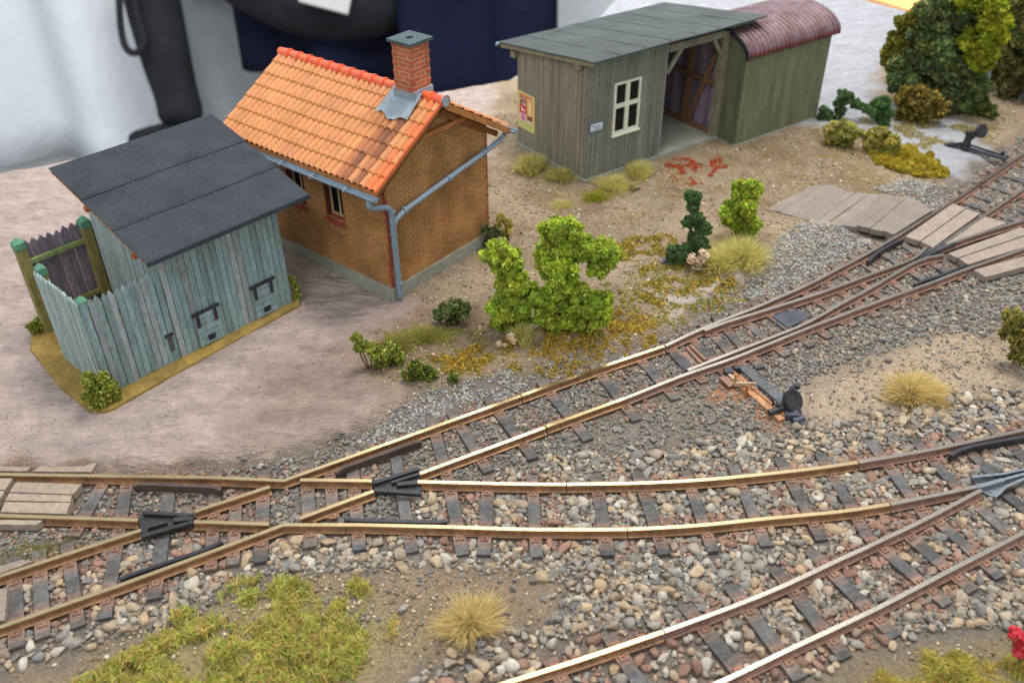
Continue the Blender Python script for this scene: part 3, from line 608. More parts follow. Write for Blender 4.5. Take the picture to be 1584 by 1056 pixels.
for i in range(10):
    e0, e1, t1, t0 = E_[i], E_[i+1], T_[i+1], T_[i]
    j = random.uniform(-2, 2); plank(cr1, [(e0[0], e0[1]+j), (e1[0], e1[1]+j), t1, t0], -.005+random.uniform(-.008, .008), tint=(random.uniform(.84, .98),)*3)
for q in ([(90, 655), (200, 690), (548, 443), (455, 402)], [(206, 692), (300, 738), (660, 478), (554, 445)], [(370, 725), (690, 500), (862, 548), (430, 700)], [(405, 780), (478, 813), (1060, 615), (960, 580)], [(486, 817), (556, 862), (1080, 700), (1060, 622)], [(600, 900), (690, 955), (1080, 850), (1060, 775)]):
    q = zpt((1380, 230), 4.8, q); plank(cr1, q, -.012, tint=(1.15, 1.12, 1.08))
cr2 = thing('plank_crossing', 'short pale plank crossing on the track at the left border of the picture', 'crossing', at(30, 765))
for q in ([(170, 102), (498, 104), (535, 52), (240, 60)], [(-300, 92), (150, 100), (175, 78), (-300, 60)], [(82, 158), (450, 170), (402, 226), (47, 213)], [(46, 219), (396, 231), (386, 266), (22, 259)], [(21, 266), (388, 271), (366, 333), (0, 322)],
          [(-300, 133), (75, 138), (32, 200), (-300, 196)], [(-300, 204), (30, 207), (-8, 268), (-300, 262)], [(-300, 356), (240, 368), (200, 392), (-300, 385)]):
    plank(cr2, zpt((0, 700), 3.521, q), -.02+random.uniform(-.008, .008), tint=tuple(np.array([1.35, 1.3, 1.18])*random.uniform(.9, 1.06)))
for q in ([(-300, 735), (45, 737), (28, 915), (-300, 930)], [(-300, 700), (0, 655), (190, 588), (120, 580)]):
    plank(cr2, zpt((0, 700), 3.521, q), -.03, tint=(1.1, 1.08, 1.03))
PLANKZONES = [gp(zpt((1180, 260), 6.6, [(30, 415), (1335, 690), (1740, 425), (1490, 285), (740, 170), (490, 178)])), gp(zpt((1380, 230), 4.8, [(90, 655), (556, 862), (690, 955), (1080, 850), (1060, 575), (862, 548), (455, 402)])),
              gp(zpt((0, 700), 3.521, [(-300, 60), (240, 60), (535, 52), (498, 104), (450, 170), (366, 333), (240, 368), (200, 392), (-300, 385)])), gp(zpt((0, 700), 3.521, [(-300, 735), (45, 737), (28, 915), (-300, 930)]))]

# ------------------------------------------------------------------ BALLAST
ALLR = np.concatenate([L for L in RAILS])
def near_rails(P):
    d = np.full(len(P), 9.)
    for L in RAILS:
        for a, b in zip(L[:-1], L[1:]):
            m = (abs(P[:, 0]-(a[0]+b[0])/2) < .9) & (abs(P[:, 1]-(a[1]+b[1])/2) < .9)
            if not m.any(): continue
            Q = P[m]; e = b-a; t = np.clip(((Q-a)@e)/(e@e+1e-12), 0, 1); d[m] = np.minimum(d[m], np.hypot(*(Q-a-t[:, None]*e).T))
    return d
def near_sleepers(P):
    d = np.full(len(P), 9.)
    for A, B, w in SLEEP:
        e = B-A; t = np.clip(((P-A)@e)/(e@e), 0, 1); d = np.minimum(d, np.hypot(*(P-A-t[:, None]*e).T)-w/2)
    return d
PAL = np.array([lin(c) for c in ((134, 128, 120), (152, 144, 132), (116, 112, 108), (170, 154, 132), (176, 154, 126), (180, 170, 154), (122, 121, 118), (146, 126, 108), (142, 126, 110), (168, 146, 118), (184, 176, 162), (126, 120, 110), (160, 138, 112), (174, 148, 116), (140, 134, 124), (152, 140, 124))])
def sample(n, x0, x1, y0, y1): return np.stack([rng.uniform(x0, x1, n), rng.uniform(y0, y1, n)], 1)
def zones_mask(P, zs): return np.max([sdist(P, z) for z in zs], 0)
def in_view(P):
    d = np.stack([P[:, 0], P[:, 1], np.full(len(P), -H)], 1); w = d@FW; x = 792+F*(d@RT)/w; y = 528-F*(d@UP)/w
    return (x > -330) & (x < 1930) & (y < 1300)
def rusted(C, P, dr, p=.6):
    m = (rng.random(len(P)) < p*np.clip(1.25-dr*2.6, 0, 1)*np.clip(fbm(P, 1.6, 33)*5-2., .04, 1))
    C[m] = np.array(lin((142, 110, 94)))*rng.uniform(.75, 1.2, (m.sum(), 1)); return C
# coarse pebbles
P = sample(60000, -8, 12, 6.0, 16.5); jit = np.stack([fbm(P, 3, 71)-.5, fbm(P, 3, 72)-.5], 1)*.5
cm = zones_mask(P+jit, COARSE); P = P[(cm > 0) & in_view(P) & (rng.random(len(P)) < .94)]
P = P[(sdist(P, SOILY) < .02) | (rng.random(len(P)) < .12)]
dr = near_rails(P); ds = near_sleepers(P); pz = zones_mask(P, PLANKZONES)
rad = np.clip(rng.lognormal(math.log(.041), .42, len(P)), .022, .105)
k = (dr > .05+rad*.7) & (ds > rad*.9-.015) & (pz < 0); P, rad, dr, ds = P[k], rad[k], dr[k], ds[k]
# thin out overlaps with a grid, large first
order = np.argsort(-rad); keep = []; grid = {}
for i in order:
    c = (int(P[i, 0]//.25), int(P[i, 1]//.25)); ok = True
    for gx in (-1, 0, 1):
        for gy in (-1, 0, 1):
            for j in grid.get((c[0]+gx, c[1]+gy), ()):
                if (P[i, 0]-P[j, 0])**2+(P[i, 1]-P[j, 1])**2 < ((rad[i]+rad[j])*.78)**2: ok = False; break
            if not ok: break
        if not ok: break
    if ok: keep.append(i); grid.setdefault(c, []).append(i)
keep = np.array(keep); P, rad, dr, ds = P[keep], rad[keep], dr[keep], ds[keep]
C = (PAL[rng.integers(0, len(PAL), len(P))]*.86+np.array(lin((150, 136, 120)))*.14)*rng.uniform(.8, 1.12, (len(P), 1)); C = rusted(C, P, dr, .85)
gz = ground_z(P); zz = gz+rad*rng.uniform(.3, .75, len(P)); zz = np.where(ds < .3, np.minimum(zz, -.105-rad*.6), zz); zz = np.minimum(zz, -.055-rad*.3)
stones('ballast', np.column_stack([P, zz]), rad, C, 2, 'coarse multicoloured pebbles heaped along the curved and front tracks', 'gravel')
# fine grey ballast
P = sample(330000, -15, 16, 7.5, 25.5); jit = np.stack([fbm(P, 3, 71)-.5, fbm(P, 3, 72)-.5], 1)*.4
lo = sdist(P+jit, LOW); cm = zones_mask(P+jit, COARSE); sd = np.maximum(sdist(P+jit, SAND), np.maximum(sdist(P+jit, FORE), sdist(P+jit, FORE2)))
light = zones_mask(P+jit*.5, [LIGHTB, LIGHTB2, LIGHTB3]); k = ((lo > .02) | (light > 0)) & in_view(P)
k &= (cm < -.05) | (rng.random(len(P)) < .8); k &= (sd < 0) | (rng.random(len(P)) < .07)
mud = sdist(P, gp([(840, 640), (1090, 560), (1200, 600), (1240, 660), (1100, 680), (860, 690)])); k &= (fbm(P, 1.7, 88) > .33) | (rng.random(len(P)) < .45); k &= (mud < 0) | (rng.random(len(P)) < .35) | (fbm(P, 1.5, 17) > .52)
P, light, cm, lo = P[k], light[k], cm[k], lo[k]
dr = near_rails(P); ds = near_sleepers(P); pz = zones_mask(P, PLANKZONES)
rad = np.clip(rng.lognormal(math.log(.025), .34, len(P)), .012, .06); rad = np.where(light > 0, np.minimum(rad, .028), rad); rad = np.where(cm > .1, rad*1.15, rad)
k = (dr > .05+rad*.5) & (ds > rad*.5) & (pz < 0); P, rad, light, dr, ds = P[k], rad[k], light[k], dr[k], ds[k]
gy = PAL[rng.choice([0, 1, 2, 6, 8, 11, 3, 0, 2, 7, 11, 14], len(P))]*rng.uniform(.72, 1.08, (len(P), 1))
lg = np.array([lin(c) for c in ((138, 136, 131), (158, 154, 146), (122, 122, 122), (168, 161, 150))])[rng.integers(0, 4, len(P))]*rng.uniform(.85, 1.1, (len(P), 1))
C = np.where((light > 0)[:, None], lg, gy); C = np.where((zones_mask(P, COARSE) > 0)[:, None] & (rng.random((len(P), 1)) < .6), PAL[rng.integers(0, len(PAL), len(P))]*rng.uniform(.75, 1.05, (len(P), 1)), C); C = rusted(C, P, dr, .7)
gz = ground_z(P); zz = gz+rad*rng.uniform(.2, .9, len(P)); zz = np.where(ds < .3, np.minimum(zz, -.145), np.where(dr < .35, np.minimum(zz, -.13), zz))
stones('ballast', np.column_stack([P, zz]), rad, C, 1, 'fine dark grey ballast under the straight track and the turnout', 'gravel', flat=(.6, 1.), jit=.22, smooth=False)
# crumbs of soil, loose grains
P = sample(52000, -9, 15, 7, 26); pl = sdist(P, PLAST); lo = sdist(P, LOW); gr = sdist(P, GREY)
k = (pl < -.1) & in_view(P) & (gr < -.1) & ((lo < 0) | (sdist(P, FORE) > -.1) | (sdist(P, FORE2) > 0) | (sdist(P, SAND) > 0)) & (P[:, 1] < edge_y(P[:, 0])-.3)
k &= (fbm(P, 1.3, 99) > .40) | (rng.random(len(P)) < .3)
P = P[k]; k = zones_mask(P, PLANKZONES) < .02; P = P[k]; n = len(P)
rad = np.clip(rng.lognormal(math.log(.017), .35, n), .008, .045)
C = np.array([lin(c) for c in ((168, 146, 116), (144, 122, 98), (186, 166, 134), (116, 98, 80), (174, 146, 108), (200, 190, 170), (136, 124, 108))])[rng.integers(0, 7, n)]*rng.uniform(.75, 1.15, (n, 1))
stones('soil_crumbs', np.column_stack([P, ground_z(P)+rad*.4]), rad, C, 1, 'tan soil crumbs and scatter between the sheds and the tracks', 'soil', jit=.3)

# ------------------------------------------------------------------ BRICK HOUSE
hy = R(-39.04); ho = at(609.8, 464.5)
def frame(o, yaw):
    ex = np.array([math.cos(yaw), math.sin(yaw), 0]); ey = np.array([-math.sin(yaw), math.cos(yaw), 0]); o = np.array([o[0], o[1], 0.])
    return lambda x, y, z: o+ex*x+ey*y+np.array([0, 0, z])
hs = thing('brick_house', 'small brown brick house with orange tiled roof and red ridge', 'house', ho, hy)
XL, YD, ZW = -4.05, 2.95, 2.78
mb = MB(); mb.box(XL-.03, .03, -.03, YD+.03, -.15, .28); mb.build('foundation', m_concrete, hs)
# front wall with two openings
mb = MB(); t = .22; wins = [(-2.83, -2.31), (-1.72, -1.19)]; z0, z1 = 1.34, 2.45
mb.box(XL, 0, 0, t, .28, z0); mb.box(XL, 0, 0, t, z1, ZW)
xs = [XL]+[v for w in wins for v in w]+[0]
for i in range(0, len(xs), 2): mb.box(xs[i], xs[i+1], 0, t, z0, z1)
fwall = mb.build('wall', m_brick, hs, uv=True)
RZ = lambda y: 3.62-abs(y-1.475)*.60   # underside of the roof
mb = MB(); ps = [(t, .28), (YD, .28), (YD, RZ(YD)-.02), (1.475, RZ(1.475)-.02), (t, RZ(t)-.02)]
def gable(x0, x1):
    n = len(ps); vs = [(x0, y, z) for y, z in ps]+[(x1, y, z) for y, z in ps]
    mb.add(vs, [tuple(range(n-1, -1, -1)), tuple(range(n, 2*n))]+[(i, (i+1) % n, n+(i+1) % n, n+i) for i in range(n)])
gable(-.2, 0); mb.build('wall', m_brick, hs, uv=True)
mb = MB(); gable(XL, XL+.2); mb.build('wall', m_brick, hs, uv=True)
mb = MB(); mb.box(XL+.2, -.2, YD-.2, YD, .28, 2.7); mb.build('wall', m_brick, hs, uv=True)
# worn red paint: one ragged strip along each visible corner
def ragged(pts_fn, w, prob):
    mb = MB(); n = 60; e = []
    for i in range(n+1):
        z = .29+(2.62-.29)*i/n; ww = w*random.uniform(.15, 1.) if random.random() < prob else w*.08
        e.append((pts_fn(0, z), pts_fn(ww, z)))
    vs = [p for q in e for p in q]; tt_ = []
    mb.add(vs, [(2*i, 2*i+1, 2*i+3, 2*i+2) for i in range(n)]); mb.t = [(random.uniform(.7, 1.15),)*3 for _ in range(n)]
    o = mb.build('corner_paint', m_redpaint, hs); md = o.modifiers.new('thickness', 'SOLIDIFY'); md.thickness = .004; md.offset = 1
ragged(lambda w, z: (-w, -.004, z), .09, .75); ragged(lambda w, z: (.004, w, z), .09, .6); ragged(lambda w, z: (.004, YD-w, z), .11, .6)
for (a, b) in wins:
    mb = MB()
    mb.box(a, a+.05, .13, .19, z0, z1); mb.box(b-.05, b, .13, .19, z0, z1); mb.box(a+.05, b-.05, .13, .19, z0, z0+.05); mb.box(a+.05, b-.05, .13, .19, z1-.05, z1)
    mb.box((a+b)/2-.02, (a+b)/2+.02, .135, .185, z0+.05, z1-.05); mb.box(a+.05, b-.05, .137, .183, z0+.72, z0+.75)
    w = mb.build('window', m_frame2, hs)
    mb = MB(); mb.box(a+.03, b-.03, .155, .165, z0+.03, z1-.03); mb.build('pane', m_glass, w)
    mb = MB(); mb.box(a+.002, a+.02, .002, .13, z0+.002, z1); mb.box(b-.02, b-.002, .002, .13, z0+.002, z1); mb.build('reveal', m_reveal, w)
    mb = MB(); nn = 9
    for i in range(nn):
        x = a-.03+(b-a+.06)*i/nn; mb.hexa([(x, -.04, z0-.11), (x+.052, -.04, z0-.11), (x+.052, .0, z0-.11), (x, .0, z0-.11), (x, -.045, z0-.02), (x+.052, -.045, z0-.02), (x+.052, .12, z0+.015), (x, .12, z0+.015)], (random.uniform(.7, 1.1), .9, .9))
    mb.build('sill', m_redpaint, w)
# tiled roof: rolls and stepped courses, one mesh per slope
RX0, RX1, NR, NCOL = -4.34, .26, 7, 30
def roof_slope(sgn, name):
    mb = MB(); ye, yr = (-.42, 1.475) if sgn > 0 else (3.37, 1.475); ze, zr = 2.575, 3.70
    nu = NCOL*6; rows = []; zs = []
    prof = [0, .5, .9, 1., .9, .5]
    vs = []; tv = []
    for r_ in range(NR):
        for e, lift in ((0, .03), (.96, .0)):
            u = (r_+e)/NR
            for i in range(nu+1):
                p = prof[i % 6]*.05
                sag = .02*math.sin(i/nu*math.pi*3)*.3
                vs.append((RX0+(RX1-RX0)*i/nu, ye+(yr-ye)*u, ze+(zr-ze)*u+lift+p+sag))
    k = nu+1; fs = []; ts = []
    nb = {}
    for q in range(2*NR-1):
        r_ = q//2
        for i in range(nu):
            fs.append((q*k+i, q*k+i+1, (q+1)*k+i+1, (q+1)*k+i) if sgn > 0 else (q*k+i+1, q*k+i, (q+1)*k+i, (q+1)*k+i+1))
            c = i//6; key = (r_, c)
            if key not in nb:
                g = random.uniform(.95, 1.05); tt_ = [g, g*random.uniform(.95, 1.05), g*random.uniform(.9, 1.1)]
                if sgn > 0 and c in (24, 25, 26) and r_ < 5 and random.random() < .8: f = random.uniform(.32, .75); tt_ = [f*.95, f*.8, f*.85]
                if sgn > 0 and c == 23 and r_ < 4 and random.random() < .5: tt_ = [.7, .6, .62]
                if sgn > 0 and c >= 28 and random.random() < .5: tt_ = [1.15, .72, .6]
                nb[key] = tuple(tt_)
            col = nb[key]
            if q % 2 == 1: col = (col[0]*.9, col[1]*.92, col[2]*.62)  # shade under each tile course, put into the tint of the steps
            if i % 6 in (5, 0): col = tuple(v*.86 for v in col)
            ts.append(col)
    n0 = mb.n; mb.v.append(np.array(vs)); mb.n += len(vs); mb.f += [list(f) for f in fs]; mb.t += ts; mb.m += [0]*len(fs)
    o = mb.build(name, m_tile, roof, smooth=False)
    return o
# roof boarding under the tiles is the roof itself
mb = MB()
for s in (1, -1):
    ye, yr = (-.40, 1.475) if s > 0 else (3.35, 1.475)
    a = [(RX0+.02, ye, 2.50), (RX1-.02, ye, 2.50), (RX1-.02, yr, 3.635), (RX0+.02, yr, 3.635)]
    if s < 0: a = a[::-1]
    mb.hexa(a+[(x, y, z+.05) for x, y, z in a], (.9, .9, .9))
roof = mb.build('roof', m_rafter, hs)
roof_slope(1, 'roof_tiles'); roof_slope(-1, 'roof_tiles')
# verge paint: pale worn line on the near verge
mb = MB(); mb.beam((RX1+.005, -.43, 2.60), (RX1+.005, 1.44, 3.71), .025, .06, (1.1, .6, .5)); mb.build('verge', m_tile, roof)
mb = MB(); mb.beam((RX1-.02, 1.52, 3.60), (RX1-.02, 3.40, 2.475), .05, .12); mb.build('barge_board', m_rafter, roof)
mb = MB(); mb.beam((RX1-.1, -.36, 2.44), (RX1-.1, 1.40, 3.50), .05, .09, (.5, .45, .4)); mb.beam((.06, 1.55, 3.43), (.06, 3.2, 2.44), .05, .12, (.6, .55, .5)); mb.build('rafter', m_rafter, roof)
mb = MB(); mb.beam((.05, .72, 3.1), (.05, 2.25, 3.1), .08, .09); mb.build('collar_beam', m_rafter, roof)
mb = MB()
for x in np.arange(RX0+.1, RX1, .4): mb.beam((x, -.37, 2.48), (x, .1, 2.76), .06, .06, (.5, .42, .4))
mb.build('rafter', m_rafter, roof)
nt_ = 15
for i in range(nt_):
    mb = MB()
    x0 = RX0-.02+(RX1-RX0+.04)*i/nt_; x1 = RX0-.02+(RX1-RX0+.04)*(i+1)/nt_+.03
    g = (random.uniform(.9, 1.1), random.uniform(.85, 1.05), random.uniform(.85, 1.05))
    if not (x0 > -1.12 and x1 < -.02):
        seg = []
        for (x, r_) in ((x0, .088), (x0+(x1-x0)*.7, .105), (x1-.01, .122), (x1, .12)):
            seg.append([(x, 1.475-math.cos(a)*r_, 3.70+math.sin(a)*r_) for a in np.linspace(-.35, math.pi+.35, 12)])
        vs = [p for s_ in seg for p in s_]; fs = [(i2*12+j, i2*12+j+1, (i2+1)*12+j+1, (i2+1)*12+j) for i2 in range(3) for j in range(11)]
        mb.add(vs, fs+[tuple(range(12)), tuple(36+11-j for j in range(12))], g); mb.build('ridge_tile', m_ridge, roof)
mb = MB(); mb.disc((RX1+.035, 1.475, 3.72), (1, 0, 0), .115, .03, 14); mb.disc((RX1+.04, 1.47, 3.71), (1, 0, 0), .09, .04, 10); mb.build('ridge_end', m_lead, roof, smooth=False)
# chimney
cx, cy, cw = -.50, 1.46, .235
mb = MB(); mb.box(cx-cw, cx+cw, cy-cw, cy+cw, 3.2, 4.68)
for kz, z in enumerate(np.arange(3.74, 4.62, .085)):   # every other course stands a little proud at the corners
    for sx in (-1, 1):
        for sy in (-1, 1):
            if (kz+(sx*sy > 0)) % 2: mb.box(cx+sx*cw-.09*(sx > 0)-.009*(sx < 0), cx+sx*cw+.09*(sx < 0)+.009*(sx > 0), cy+sy*cw-.09*(sy > 0)-.009*(sy < 0), cy+sy*cw+.09*(sy < 0)+.009*(sy > 0), z+.006, z+.076, (1.05, 1.0, 1.0))
ch = mb.build('chimney', m_brick_red, hs, uv=True)
mb = MB(); c2 = .30
out = [(cx-c2, cy-c2), (cx+c2, cy-c2), (cx+c2, cy+c2), (cx-c2, cy+c2)]
ring = [(cx+.07*math.cos(a), cy+.07*math.sin(a)) for a in np.linspace(-.75*math.pi, 1.25*math.pi, 17)[:-1]]
vs = [(x, y, z) for z in (4.68, 4.735) for x, y in out]+[(x, y, z) for z in (4.685, 4.735) for x, y in ring]
fs = [(0, 1, 5, 4), (1, 2, 6, 5), (2, 3, 7, 6), (3, 0, 4, 7), (3, 2, 1, 0)]
T0 = 8+16
for s_ in range(4):
    a, b = 4+s_, 4+(s_+1) % 4; rs_ = [T0+(s_*4+j) % 16 for j in range(5)]
    fs.append(tuple([a, b]+rs_[::-1]))
fs += [(8+j, 8+(j+1) % 16, T0+(j+1) % 16, T0+j) for j in range(16)]
mb.add(vs, fs); mb.build('chimney_cap', m_cap, ch)
mb = MB(); mb.disc((cx, cy, 4.69), (0, 0, 1), .07, .01, 14); mb.build('flue', m_dark, ch)
# lead flashing: wrinkled sheet over the tiles in front of the stack
mb = MB(); nu, nv = 16, 10; vs = []
for i in range(nu+1):
    for j in range(nv+1):
        u, v = i/nu, j/nv; y = 1.36-.52*v*(1-.1*math.sin(u*9)); x = cx-.40+(.72)*u+(.10*v)*(u-.5)
        z = 2.575+(y+.42)/(1.895)*(3.70-2.575)+.10+.014*math.sin(u*31+v*3)*v+(.06*(1-v)**2); vs.append((x, y, z))
mb.add(vs, [(i*(nv+1)+j, (i+1)*(nv+1)+j, (i+1)*(nv+1)+j+1, i*(nv+1)+j+1) for i in range(nu) for j in range(nv)])
mb.box(cx-cw-.03, cx+cw+.03, cy-cw-.03, cy-cw+.02, 3.55, 3.80); mb.box(cx+cw-.02, cx+cw+.03, cy-cw-.02, cy+cw+.03, 3.5, 3.84); mb.box(cx-cw-.03, cx-cw+.01, cy-cw-.02, cy+cw, 3.5, 3.80)
mb.build('flashing', m_lead, ch)
# gutters and pipes
def gutter(y, x0, x1, z, name):
    mb = MB(); n = 10; A = np.linspace(math.pi, 2*math.pi, n)
    for (ro, ri) in ((.075, .062),):
        vs = [(x, y+math.cos(a)*r_, z+math.sin(a)*r_) for x in (x0, x1) for r_ in (ro, ri) for a in A]
        f = []
        for i in range(n-1):
            f += [(i, i+1, 2*n+i+1, 2*n+i), (n+i+1, n+i, 3*n+i, 3*n+i+1), (i, n+i, n+i+1, i+1), (2*n+i+1, 3*n+i+1, 3*n+i, 2*n+i)]
        f += [(0, 2*n, 3*n, n), (n-1, 2*n-1, 4*n-1, 3*n-1), tuple(range(n)), tuple(2*n+i for i in range(n-1, -1, -1))]
        mb.add(vs, f)
    for x in np.arange(x0+.3, x1, .9): mb.beam((x, y-.085, z+.0), (x, y+.13, z+.03), .03, .012); mb.tube([(x, y-.09, z-.02), (x, y-.055, z-.06)], .02, 6)
    return mb.build(name, m_zinc, hs)
gutter(-.47, RX0-.02, .30, 2.50, 'gutter'); gutter(3.44, RX0-.02, .36, 2.50, 'gutter')
def arc_pts(pts, it=2):
    P = [np.array(p, float) for p in pts]
    for _ in range(it):
        Q = [P[0]]
        for a, b in zip(P[:-1], P[1:]): Q += [a*.75+b*.25, a*.25+b*.75]
        P = Q+[P[-1]]
    return P
mb = MB(); pr_ = .055
mb.tube(arc_pts([(.10, -.46, 2.44), (.10, -.46, 2.24), (.10, -.10, 2.14), (.09, .06, 2.02), (.09, .07, 1.86)]), pr_, 12)
mb.tube([(.09, .07, 1.88), (.09, .09, .06)], [pr_*1.1, pr_], 12)
mb.tube(arc_pts([(.09, .08, 1.62), (.09, .14, 1.76), (.09, .42, 1.86), (.09, .44, 1.865)]), pr_*.98, 12)
mb.tube(arc_pts([(.09, .44, 1.865), (.09, 2.6, 2.175), (.09, 3.05, 2.24), (.10, 3.40, 2.33), (.10, 3.44, 2.46)], 3), pr_*.95, 12)
for p, d in (((.09, .07, 1.97), (0, 0, 1)), ((.09, .085, .42), (0, 0, 1)), ((.09, .40, 1.86), (0, 1, .14)), ((.09, 1.66, 2.04), (0, 1, .14)), ((.09, 2.72, 2.20), (0, 1, .14))):
    mb.disc(p, d, pr_*1.4, .035, 14)
mb.tube([(.10, -.46, 2.46), (.10, -.46, 2.38)], [.075, .05], 12)
mb.build('downpipe', m_zinc, hs, smooth=False)

# ------------------------------------------------------------------ OUTHOUSE with picket screen
oy = R(47.3); oo = at(282, 555)
oh = thing('outhouse', 'teal board outhouse with a dark felt lean-to roof and two floor hatches', 'shed', oo, oy)
def boards(mb, x0, x1, y, th, z0, ztop, w, axis='x', col=None, gap=.012, mi=0, spike=0., lean=.0):
    n = max(1, round(abs(x1-x0)/w)); w = (x1-x0)/n
    for i in range(n):
        a = x0+w*i+gap/2; b = x0+w*(i+1)-gap/2; zt = ztop((a+b)/2) if callable(ztop) else ztop
        zb = z0+random.uniform(-.015, .01); d = random.uniform(-.008, .008); c = col() if col else (1, 1, 1)
        l = random.uniform(-lean, lean)
        if spike: zt += random.uniform(-.03, .03)
        m_ = (a+b)/2
        q = [(a, zb), (b, zb), (b+l, zt), (m_+l, zt+spike), (a+l, zt)] if spike else [(a, zb), (b, zb), (b, zt), (a, zt)]
        nq = len(q)
        if axis == 'x': vs = [(p, y+d, z) for p, z in q]+[(p, y+d+th, z) for p, z in q]
        else: vs = [(y+d+th, p, z) for p, z in q]+[(y+d, p, z) for p, z in q]
        mb.add(vs, [tuple(range(nq)), tuple(range(2*nq-1, nq-1, -1))]+[(k_, nq+k_, nq+(k_+1) % nq, (k_+1) % nq) for k_ in range(nq)], c, mi)
def tealc():
    g = random.uniform(.72, 1.15); r_ = random.random()
    return (g*(1.08 if r_ < .3 else .86), g*1.02, g*(1.04 if r_ < .3 else 1.0))
OD = 2.3; zr = lambda y: 2.03+(y)*.268
mb = MB(); boards(mb, 0, 2.46, 0, .05, .03, zr(0)-.02, .122, col=tealc); mb.box(.01, 2.45, .055, .07, .05, zr(0)-.03, (.2, .2, .2)); mb.build('wall', m_teal, oh)
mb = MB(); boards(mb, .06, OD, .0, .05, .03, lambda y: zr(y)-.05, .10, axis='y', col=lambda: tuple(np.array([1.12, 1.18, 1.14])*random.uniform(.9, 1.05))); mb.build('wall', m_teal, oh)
mb = MB(); boards(mb, .06, OD, 2.41, .05, .03, lambda y: zr(y)-.05, .12, axis='y', col=tealc); mb.build('wall', m_teal, oh)
mb = MB(); boards(mb, .05, 2.41, OD-.05, .05, .03, zr(OD)-.05, .12, col=tealc); mb.build('wall', m_teal, oh)
# roof
def lean_roof(mb, x0, x1, y0, y1, zf, th, tint=(1, 1, 1), seams=(), mi=0):
    nx, ny = 24, 16; vs = []
    g = [[(x0+(x1-x0)*i/nx, y0+(y1-y0)*j/ny) for j in range(ny+1)] for i in range(nx+1)]
    top = []
    for i in range(nx+1):
        for j in range(ny+1):
            x, y = g[i][j]; e = .006*math.sin(x*2.3+y)*math.sin(y*3.1); top.append((x, y, zf(x, y)+e-(.02 if j == 0 else 0)))
    k = len(top); bot = [(x, y, z-th) for x, y, z in top]; s = ny+1
    f = [(i*s+j, (i+1)*s+j, (i+1)*s+j+1, i*s+j+1) for i in range(nx) for j in range(ny)]
    f += [(k+i*s+j+1, k+(i+1)*s+j+1, k+(i+1)*s+j, k+i*s+j) for i in range(nx) for j in range(ny)]
    f += [(k+i*s, k+(i+1)*s, (i+1)*s, i*s) for i in range(nx)]+[(i*s+ny, (i+1)*s+ny, k+(i+1)*s+ny, k+i*s+ny) for i in range(nx)]
    f += [(j, j+1, k+j+1, k+j) for j in range(ny)]+[(k+nx*s+j, k+nx*s+j+1, nx*s+j+1, nx*s+j) for j in range(ny)]
    mb.add(top+bot, f, tint, mi)
mb = MB(); zf = lambda x, y: 2.285+(y+.27)*.264
seams = (-.27, .64, 1.60, 2.64)
for i in range(3):   # three overlapping sheets, upper laps over lower
    y0, y1 = seams[i]-(.05 if i == 0 else 0), seams[i+1]+(.05 if i < 2 else 0)
    lean_roof(mb, -.30, 3.02, y0, y1, lambda x, y, i=i, y0=y0: zf(x, y)+(.03 if i else 0)*max(0, 1-(y-y0)/.9)+.0, .02, (random.uniform(.94, 1.06),)*3)
for _ in range(110):
    x, y = random.uniform(-.25, 2.95), random.uniform(-.2, 2.6); s_ = random.uniform(.003, .007); z = zf(x, y)+.02; mb.box(x-s_, x+s_, y-s_, y+s_, z-.03, z, (5, 5, 5))
mb.box(-.30, 3.02, -.335, -.315, 2.20, 2.285); mb.box(3.0, 3.03, -.33, -.30, 2.2, 2.28)
rf = mb.build('roof', m_felt, oh, smooth=False)
mb = MB(); 
mb.hexa([(-.28, -.25, 2.20), (3.0, -.25, 2.20), (3.0, 2.62, 2.955), (-.28, 2.62, 2.955), (-.28, -.25, 2.262), (3.0, -.25, 2.262), (3.0, 2.62, 3.02), (-.28, 2.62, 3.02)]); mb.build('roof_deck', m_rafter, rf)
for y in (.28, 1.72):
    mb = MB(); mb.tube([(-.24, y, zr(y)+.045), (-.05, y, zr(y)+.045)], .06, 12, (1.1, .7, .5)); mb.build('purlin', m_rafter, rf)
for y_ in (.635, 1.595):
    mb = MB(); mb.beam((-.30, y_, zf(0, y_)+.002), (3.02, y_, zf(0, y_)+.002), .014, .012); mb.build('seam', m_dark, rf)
# hatches with strap hinges
for hx in (.40, 1.63):
    w = .48; mb = MB()
    for k_ in range(5):
        zz0 = .05+k_*.145; g = random.uniform(.85, 1.1); mb.box(hx, hx+w, -.035, -.012, zz0+.006, zz0+.139, (g*.9, g*1.05, g*1.05))
    h_ = mb.build('hatch', m_teal, oh)
    mb = MB(); mb.box(hx-.04, hx+w+.04, -.05, -.02, .735, .79, (1, 1, 1)); mb.build('hinge_bar', m_blackiron, h_)
    for sx in (hx+.02, hx+w-.10):
        mb = MB(); mb.box(sx, sx+.06, -.06, -.036, .48, .79); mb.box(sx-.05, sx+.11, -.062, -.05, .74, .80); mb.build('strap_hinge', m_blackiron, h_)
    mb = MB(); mb.box(hx+w/2-.07, hx+w/2+.07, -.06, -.036, .14, .24); mb.tube([(hx+w/2-.05, -.07, .21), (hx+w/2, -.09, .16), (hx+w/2+.05, -.07, .21)], .015, 6); mb.build('handle', m_blackiron, h_)
